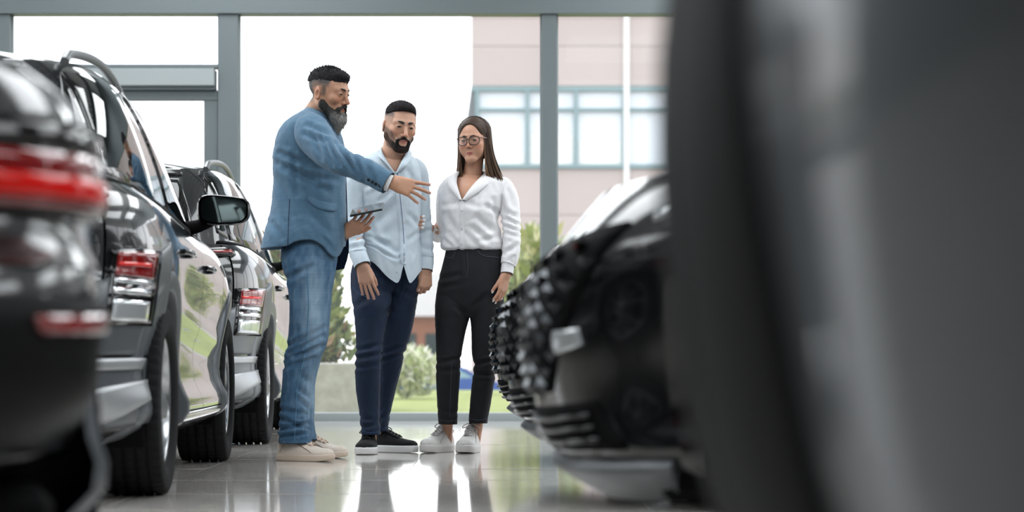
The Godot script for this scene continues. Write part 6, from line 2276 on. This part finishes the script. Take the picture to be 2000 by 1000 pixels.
	obj("leg", shifted(leg_l, -origin), dm, pants)
	obj("fly", shifted(fly, -origin), dm, pants, at(785, 560, 12.2) - origin)
	for b in bits: obj("stitching", shifted(b, -origin), stitch, pants, at(740, 700, 12.3) - origin)
	# ---- shoes: black suede with white soles
	var so := {"length": 0.29, "width": 0.108, "sole": 0.036, "heights": [[0.0, 0.045], [0.06, 0.062], [0.18, 0.055], [0.32, 0.078], [0.45, 0.064], [0.62, 0.045], [0.8, 0.034], [0.93, 0.026], [1.0, 0.010]], "sole_m": mat(Color(0.86, 0.86, 0.86), 0.5), "upper_m": mat(Color(0.028, 0.028, 0.035), 0.95), "lace_m": mat(Color(0.03, 0.03, 0.035), 0.6), "spring": 0.002, "nip": 0.35}
	var h1 := at(725, 884, 11.935)
	h1.y = 0.001
	shoe(person, "shoe", h1, deg_to_rad(-4), origin, so)
	var h2 := at(722, 881, 12.05)
	h2.y = 0.001
	shoe(person, "shoe", h2, deg_to_rad(60), origin, so)

# ======================================================================= the woman in the white blouse
func woman_in_white() -> void:
	var origin := at(890, 884, 11.98)
	origin.y = 0.0
	var person := thing("person", "woman in white blouse, black high-waisted jeans and dark-rimmed glasses", "person", origin)
	var skin := Color(0.55, 0.295, 0.195)
	var ht := turned(4, -17, 2, 0.955, at(925.5, 274.5, 11.95))
	var inv := ht.affine_inverse()
	var ho := {"skin": skin, "lip": Color(0.36, 0.095, 0.085), "neck": inv * at(921, 352, 12.0), "neck_r": 0.049, "open": 0.0044, "gape": 0.0007, "nose": 0.85, "jaw": 0.88, "mouth": 0.0185, "soft": true}
	var head := head_prims(ho)
	var wl := at(989, 534, 11.88)
	var hl := hand(wl, Vector3(-0.22, -0.97, 0.05), Vector3(-0.85, 0.0, -0.5), false, 0.90, [[0.15, 0.25, 0.15], [0.12, 0.25, 0.15], [0.12, 0.25, 0.15], [0.15, 0.25, 0.15]], 0.6, [0.35, 0.1], at(996, 470, 11.95))
	# the other hand comes round the neighbour's arm from behind
	var tips := []
	var wrap := [ell(at(828, 442, 12.06), Vector3(0.040, 0.040, 0.016), 0.012), cap(at(850, 455, 12.09), at(836, 448, 12.07), 0.028, 0.026, 0.015)]
	for k in 4:
		var y := 425.5 + k * 7.2
		var p0 := at(824, y + 4, 12.05)
		var p1 := at(816.5, y + 2, 11.99)
		var p2 := at(815.0, y, 11.905)
		var p3 := at(820.5 - absf(k - 1.0) * 1.2, y - 1, 11.862)
		var p4 := at(828.0 - absf(k - 1.0) * 1.6, y - 2, 11.862)
		wrap.append(cap(p0, p1, 0.0085, 0.0082, 0.006))
		wrap.append(cap(p1, p2, 0.0082, 0.0078, 0.002))
		wrap.append(cap(p2, p3, 0.0078, 0.0074, 0.002))
		wrap.append(cap(p3, p4, 0.0074, 0.0064, 0.002))
		tips.append([p4, (p4 - p3).normalized(), Vector3(-0.1, 0.15, 1).normalized()])
	var limbs := [
		ell(at(918, 405, 11.98), Vector3(0.132, 0.15, 0.095), 0.06), ell(at(922, 500, 11.96), Vector3(0.125, 0.16, 0.088), 0.06),
		cap(at(921, 350, 12.0), at(920, 378, 11.975), 0.052, 0.078, 0.05), cap(at(880, 366, 12.0), at(972, 370, 11.99), 0.042, 0.042, 0.05),
		cap(at(868, 372, 12.02), at(862, 455, 12.12), 0.036, 0.030, 0.03), cap(at(862, 455, 12.12), at(838, 449, 12.07), 0.030, 0.026, 0.02),
		cap(at(984, 372, 11.99), at(998, 455, 11.96), 0.036, 0.030, 0.03), cap(at(998, 455, 11.96), wl, 0.030, 0.023, 0.02),
		cap(at(890, 560, 11.96), at(877, 700, 11.93), 0.072, 0.045, 0.04), cap(at(877, 700, 11.93), at(873, 866, 12.005), 0.043, 0.027, 0.02),
		cap(at(950, 560, 11.96), at(947, 700, 11.94), 0.072, 0.045, 0.04), cap(at(947, 700, 11.94), at(928, 866, 11.99), 0.043, 0.027, 0.02),
	]
	skin_body(person, limbs, head, ht, head_tint(ho), skin, [hl.prims, wrap])
	eyes(person, ht, origin, Color(0.03, 0.02, 0.014), Vector3(-0.05, -0.25, 1.0), 0.0044)
	brows(person, ht, origin, mat(Color(0.13, 0.085, 0.065), 0.7), 0.0030, 0.96)
	nails(person, hl.tips, origin, mat(Color(0.92, 0.91, 0.90), 0.25), 0.95)
	nails(person, tips, origin, mat(Color(0.92, 0.91, 0.90), 0.25), 0.9)
	# ---- hair: straight, centre parted, past the shoulders
	var tone := func(p: Vector3) -> Color:
		var v := 0.5 + 0.5 * noise.get_noise_3d(p.x * 500.0, p.y * 12.0, p.z * 500.0)
		return Color(0.020, 0.012, 0.009).lerp(Color(0.070, 0.040, 0.026), v)
	var hp := [
		ell(Vector3(0, 0.044, -0.018), Vector3(0.086, 0.083, 0.106), 0.02),
		ell(Vector3(0, -0.02, -0.045), Vector3(0.082, 0.09, 0.075), 0.03),
		ell(Vector3(0, -0.030, 0.090), Vector3(0.066, 0.118, 0.090), 0.012, true),
		half(Vector3(0, -0.10, 0), Vector3(0, -1, 0)),
	]
	var hs := net_of(hp, 0.0034, tone, func(p: Vector3) -> float: return 0.0018 * noise.get_noise_3d(p.x * 300.0, p.y * 20.0, p.z * 300.0))
	# locks that fall from the parting
	var lock_rng := RandomNumberGenerator.new()
	lock_rng.seed = 11
	for k in 190:
		var s := -1.0 if k % 2 else 1.0
		var u := lock_rng.randf()            # 0 front of the face .. 1 back of the head
		var a := lerpf(0.50, 2.9, u)
		var path := []
		var rad := []
		var end_y := lerpf(-0.205, -0.235, lock_rng.randf()) + (0.02 if s < 0 else 0.0)
		var out := lock_rng.randf_range(0.0, 1.0)
		for i in 13:
			var t := i / 12.0
			var y: float
			var rx: float
			var rz: float
			if t < 0.35:
				var q := t / 0.35
				var e := lerpf(1.45, 0.20, q)
				y = 0.042 + 0.086 * sin(e)
				rx = 0.088 * cos(e)
				rz = 0.106 * cos(e)
			else:
				var q := (t - 0.35) / 0.65
				y = lerpf(0.042 + 0.086 * sin(0.20), end_y, q)
				rx = 0.0865 + (0.006 + 0.018 * out) * q * q * (2.6 if s > 0 else 1.0)
				rz = 0.106 - 0.018 * q
			var front := maxf(0.0, cos(a))
			var x := s * sin(a) * rx
			var z := -0.016 + cos(a) * rz * (0.62 if cos(a) > 0 else 1.0) * smoothstep(-0.1, 0.35, t + (0.3 if cos(a) < 0 else 0.0))
			if front > 0.0: x = s * maxf(absf(x), 0.0640 * smoothstep(0.04, 0.30, t)) + s * 0.006 * t
			path.append(Vector3(x, y, z))
			rad.append((0.0058 - 0.0025 * t) * (0.3 if i == 12 else 1.0) * lock_rng.randf_range(0.8, 1.15))
		var lk := Shape.new()
		lk.tube(path, rad, 6)
		var blond := lock_rng.randf()
		for i in lk.v.size():
			var t := clampf((0.12 - lk.v[i].y) / 0.33, 0.0, 1.0)
			lk.col[i] = Color(0.022, 0.013, 0.010).lerp(Color(0.24, 0.135, 0.075), clampf(pow(blond, 1.6) * (0.10 + 1.15 * t), 0.0, 1.0))
		lk.orient(path[6])
		hs.add(lk)
	obj("hair", moved(hs, ht, -origin), mat(Color.WHITE, 0.5, 0.0, {"vertex_color_use_as_albedo": true, "metallic_specular": 0.35}), person).set_meta("label", "long straight brown hair with lighter ends")
	# ---- glasses
	var gm := mat(Color(0.14, 0.07, 0.07), 0.2)
	var gn := Node3D.new()
	gn.name = "glasses"
	gn.set_meta("label", "dark red-brown rimmed glasses")
	person.add_child(gn, true)
	for s in [-1, 1]:
		var rim := []
		for i in 28:
			var a := TAU * i / 28.0
			var cx := signf(cos(a)) * pow(absf(cos(a)), 0.75)
			var cy := signf(sin(a)) * pow(absf(sin(a)), 0.80)
			var x: float = s * 0.0335 + cx * 0.0275
			rim.append(ht * Vector3(x + s * 0.0025 * cy, -0.004 + cy * 0.0225, 0.104 - 3.2 * x * x) - origin)
		var rs := Shape.new()
		rs.tube(rim, 0.0022, 7, true)
		obj("rim", rs, gm, gn, ht * Vector3(s * 0.0335, -0.004, 0.10) - origin)
		var gl := Shape.new()
		gl.fan(PackedVector3Array(rim))
		obj("lens", gl, pane(Color(0.95, 0.97, 1.0), 0.04), gn, ht * Vector3(0, 0, 0) - origin)
		var tm := Shape.new()
		tm.tube([ht * Vector3(s * 0.0615, 0.011, 0.092) - origin, ht * Vector3(s * 0.0725, 0.011, 0.075) - origin, ht * Vector3(s * 0.0800, 0.008, 0.0) - origin], 0.0028, 6)
		obj("temple", tm, mat(Color(0.55, 0.47, 0.43), 0.25), gn, ht * Vector3(s * 0.07, 0.01, 0.05) - origin)
	var br := Shape.new()
	br.tube([ht * Vector3(-0.0065, 0.002, 0.1035) - origin, ht * Vector3(0, 0.005, 0.1055) - origin, ht * Vector3(0.0065, 0.002, 0.1035) - origin], 0.0024, 6)
	obj("bridge", br, gm, gn, ht * Vector3(0, 0.003, 0.104) - origin)
	# ---- blouse
	var wm := mat(Color(0.93, 0.925, 0.93), 0.8, 0.0, {"albedo_texture": cloth_tex(Color(0.95, 0.95, 0.95), Color(1, 1, 1), Color.WHITE, 0, 0.25, 41), "uv1_scale": Vector3(5, 5, 1)})
	var d := 11.98
	var opening := func(p: Vector3) -> bool:
		var q := to_px(p)
		if p.z < -d - 0.01 or q.y > 388.0 or q.y < 325.0: return false
		var t := clampf((q.y - 340.0) / 48.0, 0.0, 1.0)
		return q.x > lerpf(886.0, 897.0, t) and q.x < lerpf(951.0, 906.0, pow(t, 0.9))
	var jr := [R(337, 896, 946, d, 0.056), R(342, 884, 962, d, 0.068), R(348, 871, 980, d, 0.080), R(357, 864, 989, d, 0.092, 2.4), R(372, 861, 988, d, 0.104, 2.4), R(392, 861, 981, d, 0.122, 2.4), R(412, 861, 976, d, 0.132, 2.3), R(432, 862, 974, d, 0.128, 2.3), R(452, 863, 977, d, 0.120, 2.3), R(470, 861, 982, d, 0.122, 2.4), R(483, 861, 984, d, 0.120, 2.4), R(488, 866, 981, d, 0.110, 2.4), R(490, 872, 978, d, 0.100, 2.4)]
	var wc := [[872, 418, 892, 455, 6, -0.0105], [870, 400, 895, 395, 6, -0.0075], [930, 425, 968, 455, 7, -0.0105], [925, 445, 958, 475, 6, -0.0090], [948, 402, 972, 415, 5, -0.0090], [880, 455, 896, 484, 5, -0.0090], [910, 455, 935, 484, 5, -0.0075], [940, 470, 978, 462, 5, -0.0090], [866, 468, 884, 482, 4, -0.0090], [962, 390, 974, 440, 5, -0.0090], [905, 392, 930, 402, 6, -0.0075], [875, 385, 898, 402, 6, -0.0060]]
	var blouse := garment(jr, {"cols": 120, "rows": 8, "level": true, "creases": wc, "wrinkle": [0.0030, 13.0, 10.0, 13.0], "hole": opening})
	blouse.orient(at(920, 420, d))
	var sl := garment([[at(960, 366, 11.99), 0.032, 0.035], [at(971, 362, 11.99), 0.045, 0.050], [at(983, 368, 11.99), 0.052, 0.057], [at(994, 395, 11.97), 0.050, 0.054], [at(998, 430, 11.95), 0.046, 0.052], [at(999, 460, 11.93), 0.044, 0.050], [at(998, 490, 11.91), 0.044, 0.046], [at(995, 508, 11.90), 0.041, 0.042], [at(992, 518, 11.89), 0.036, 0.037]], {"cap": true, "cols": 56, "rows": 8, "creases": [[982, 425, 1012, 440, 4, -0.0120], [982, 440, 1014, 452, 4, -0.0120], [982, 452, 1012, 462, 4, -0.0105], [985, 412, 1010, 424, 4, -0.0090], [978, 385, 990, 430, 5, -0.0090], [985, 495, 1010, 480, 5, -0.0090], [990, 360, 1002, 400, 6, -0.0075]], "wrinkle": [0.0032, 20.0, 20.0, 20.0]})
	sl.orient(at(998, 440, 11.95))
	var cl := garment([[at(993, 514, 11.893), 0.034, 0.035], [at(991, 525, 11.887), 0.033, 0.033], [at(990, 534, 11.88), 0.0325, 0.0325]], {"cols": 40, "rows": 5, "turn_in": 0.02})
	cl.orient(at(991, 525, 11.887))
	var sr := garment([[at(892, 368, 12.0), 0.032, 0.035], [at(882, 364, 12.0), 0.042, 0.048], [at(872, 373, 12.02), 0.044, 0.052], [at(866, 400, 12.05), 0.038, 0.048], [at(866, 435, 12.10), 0.037, 0.046], [at(866, 452, 12.12), 0.040, 0.046], [at(856, 458, 12.12), 0.042, 0.044], [at(846, 455, 12.10), 0.038, 0.040], [at(838, 451, 12.08), 0.036, 0.036]], {"cap": true, "cols": 48, "rows": 8, "wrinkle": [0.003, 20.0, 20.0, 20.0]})
	sr.orient(at(866, 430, 12.1))
	var placket := strip(blouse, [V(902, 390), V(902, 420), V(902, 450), V(902, 484)], 0.024, 0.003, 30)
	var bn := obj("blouse", blouse, wm, person)
	for q in [[902, 412], [902, 447], [902, 476]]: button(bn, placket, q[0], q[1], origin, mats.button_w, 0.0045)
	bn.mesh = shifted(blouse, -origin).mesh()
	obj("sleeve", shifted(sl, -origin), wm, bn)
	obj("sleeve", shifted(sr, -origin), wm, bn)
	obj("cuff", shifted(cl, -origin), wm, bn)
	obj("placket", shifted(placket, -origin), wm, bn, at(902, 440, 12.3) - origin)
	# open collar: two falls along the neckline
	falls(bn, wm, origin, [
		[[[921.0, 330.0, 12.045], [903.0, 333.0, 11.99], [894.0, 340.0, 11.935], [892.0, 355.0, 11.890], [896.0, 372.0, 11.862], [902.0, 390.0, 11.848]], [[920.0, 337.0, 12.07], [890.0, 338.0, 11.99], [877.0, 345.0, 11.92], [875.0, 360.0, 11.878], [885.0, 376.0, 11.852], [896.0, 391.0, 11.846]]],
		[[[921.0, 330.0, 12.045], [945.0, 335.0, 11.98], [941.0, 343.0, 11.92], [928.0, 356.0, 11.880], [914.0, 373.0, 11.858], [903.0, 390.0, 11.848]], [[922.0, 337.0, 12.07], [963.0, 343.0, 11.98], [960.0, 352.0, 11.91], [946.0, 365.0, 11.870], [928.0, 380.0, 11.850], [909.0, 392.0, 11.846]]]])
	# ---- black high-waisted jeans
	var dm := mat(Color.WHITE, 0.9, 0.0, {"albedo_texture": cloth_tex(Color(0.050, 0.055, 0.075), Color(0.085, 0.09, 0.115), Color.BLACK, 0, 0.4, 51), "uv1_scale": Vector3(3, 3, 1)})
	var stitch := mat(Color(0.24, 0.25, 0.30), 0.9)
	var hips := [R(482, 873, 979, 11.97, 0.098), R(492, 870, 982, 11.97, 0.102), R(510, 866, 983, 11.965, 0.108), R(534, 860, 983, 11.96, 0.114), R(560, 855, 984, 11.96, 0.118), R(585, 851, 984, 11.96, 0.112), R(605, 851, 983, 11.96, 0.098), R(620, 866, 970, 11.96, 0.07)]
	var rl := [R(562, 858, 920, 11.965, 0.080), R(580, 852, 922, 11.96, 0.096), R(602, 850, 920, 11.95, 0.0985), R(625, 850, 915, 11.945, 0.092), R(653, 851, 908, 11.94, 0.084), R(685, 852, 902, 11.93, 0.076), R(704, 853, 899, 11.925, 0.072), R(738, 852, 898, 11.925, 0.070), R(780, 854, 895, 11.93, 0.064), R(815, 856, 893, 11.935, 0.060), R(827, 857, 893, 11.935, 0.060)]
	var ll := [R(562, 914, 977, 11.965, 0.080), R(580, 912, 983, 11.96, 0.096), R(602, 915, 984, 11.955, 0.0985), R(625, 919, 981, 11.95, 0.092), R(653, 921, 978, 11.945, 0.084), R(690, 922, 972, 11.94, 0.074), R(711, 926, 969, 11.94, 0.070), R(740, 923, 966, 11.945, 0.068), R(758, 921, 963, 11.945, 0.066), R(790, 918, 958, 11.95, 0.061), R(815, 916, 953, 11.95, 0.058), R(825, 916, 952, 11.95, 0.058)]
	var lc := [[856, 708, 898, 700, 4, -0.0090], [855, 724, 897, 722, 4, -0.0075], [925, 712, 968, 702, 4, -0.0090], [922, 730, 966, 732, 4, -0.0075], [862, 545, 900, 535, 5, -0.0060], [862, 560, 895, 556, 5, -0.0060], [925, 600, 950, 575, 5, -0.0075], [890, 598, 912, 615, 5, -0.0075], [858, 800, 892, 806, 4, -0.0060]]
	var hip := garment(hips, {"cols": 72, "rows": 7, "level": true, "creases": lc, "wrinkle": [0.0016, 16.0, 12.0, 16.0]})
	var leg_r := garment(rl, {"cols": 60, "rows": 9, "level": true, "creases": lc, "wrinkle": [0.0020, 18.0, 12.0, 18.0], "turn_in": 0.02})
	var leg_l := garment(ll, {"cols": 60, "rows": 9, "level": true, "creases": lc, "wrinkle": [0.0020, 18.0, 12.0, 18.0], "turn_in": 0.02})
	hip.orient(at(920, 540, 11.96))
	leg_r.orient(at(876, 700, 11.93))
	leg_l.orient(at(947, 700, 11.94))
	var fly := strip(hip, [V(903, 490), V(905, 515), V(908, 545)], 0.026, 0.002, 14)
	var bits := [strip(hip, [V(932, 489), V(938, 497), V(950, 501), V(974, 503)], 0.004, 0.002, 40), strip(hip, [V(912, 490), V(914, 520), V(911, 542)], 0.0022, 0.003, 12), strip(hip, [V(867, 497), V(872, 503), V(884, 504), V(889, 491)], 0.003, 0.002, 30), strip(leg_r, [V(858, 820), V(876, 823), V(892, 820)], 0.003, 0.002, 24), strip(leg_l, [V(917, 818), V(934, 821), V(951, 818)], 0.003, 0.002, 24), strip(leg_r, [V(882, 705), V(880, 760), V(878, 815)], 0.0025, 0.0018, 60)]
	var pants := obj("jeans", shifted(hip, -origin), dm, person)
	obj("leg", shifted(leg_r, -origin), dm, pants)
	obj("leg", shifted(leg_l, -origin), dm, pants)
	obj("fly", shifted(fly, -origin), dm, pants, at(905, 520, 12.3) - origin)
	for b in bits: obj("stitching", shifted(b, -origin), stitch, pants, at(910, 600, 12.4) - origin)
	# ---- chunky white trainers
	var so := {"length": 0.255, "width": 0.104, "sole": 0.038, "heights": [[0.0, 0.052], [0.06, 0.070], [0.18, 0.060], [0.32, 0.098], [0.45, 0.078], [0.62, 0.055], [0.8, 0.042], [0.93, 0.032], [1.0, 0.012]], "sole_m": mat(Color(0.84, 0.83, 0.82), 0.55), "upper_m": mat(Color(0.85, 0.84, 0.83), 0.5), "lace_m": mat(Color(0.80, 0.78, 0.77), 0.8), "tongue_m": mat(Color(0.76, 0.75, 0.75), 0.8), "seam_m": mat(Color(0.68, 0.67, 0.66), 0.7), "spring": 0.006}
	var h1 := at(884, 881, 12.07)
	h1.y = 0.001
	shoe(person, "shoe", h1, deg_to_rad(-34), origin, so)
	var h2 := at(929, 880, 12.05)
	h2.y = 0.001
	shoe(person, "shoe", h2, deg_to_rad(-14), origin, so)
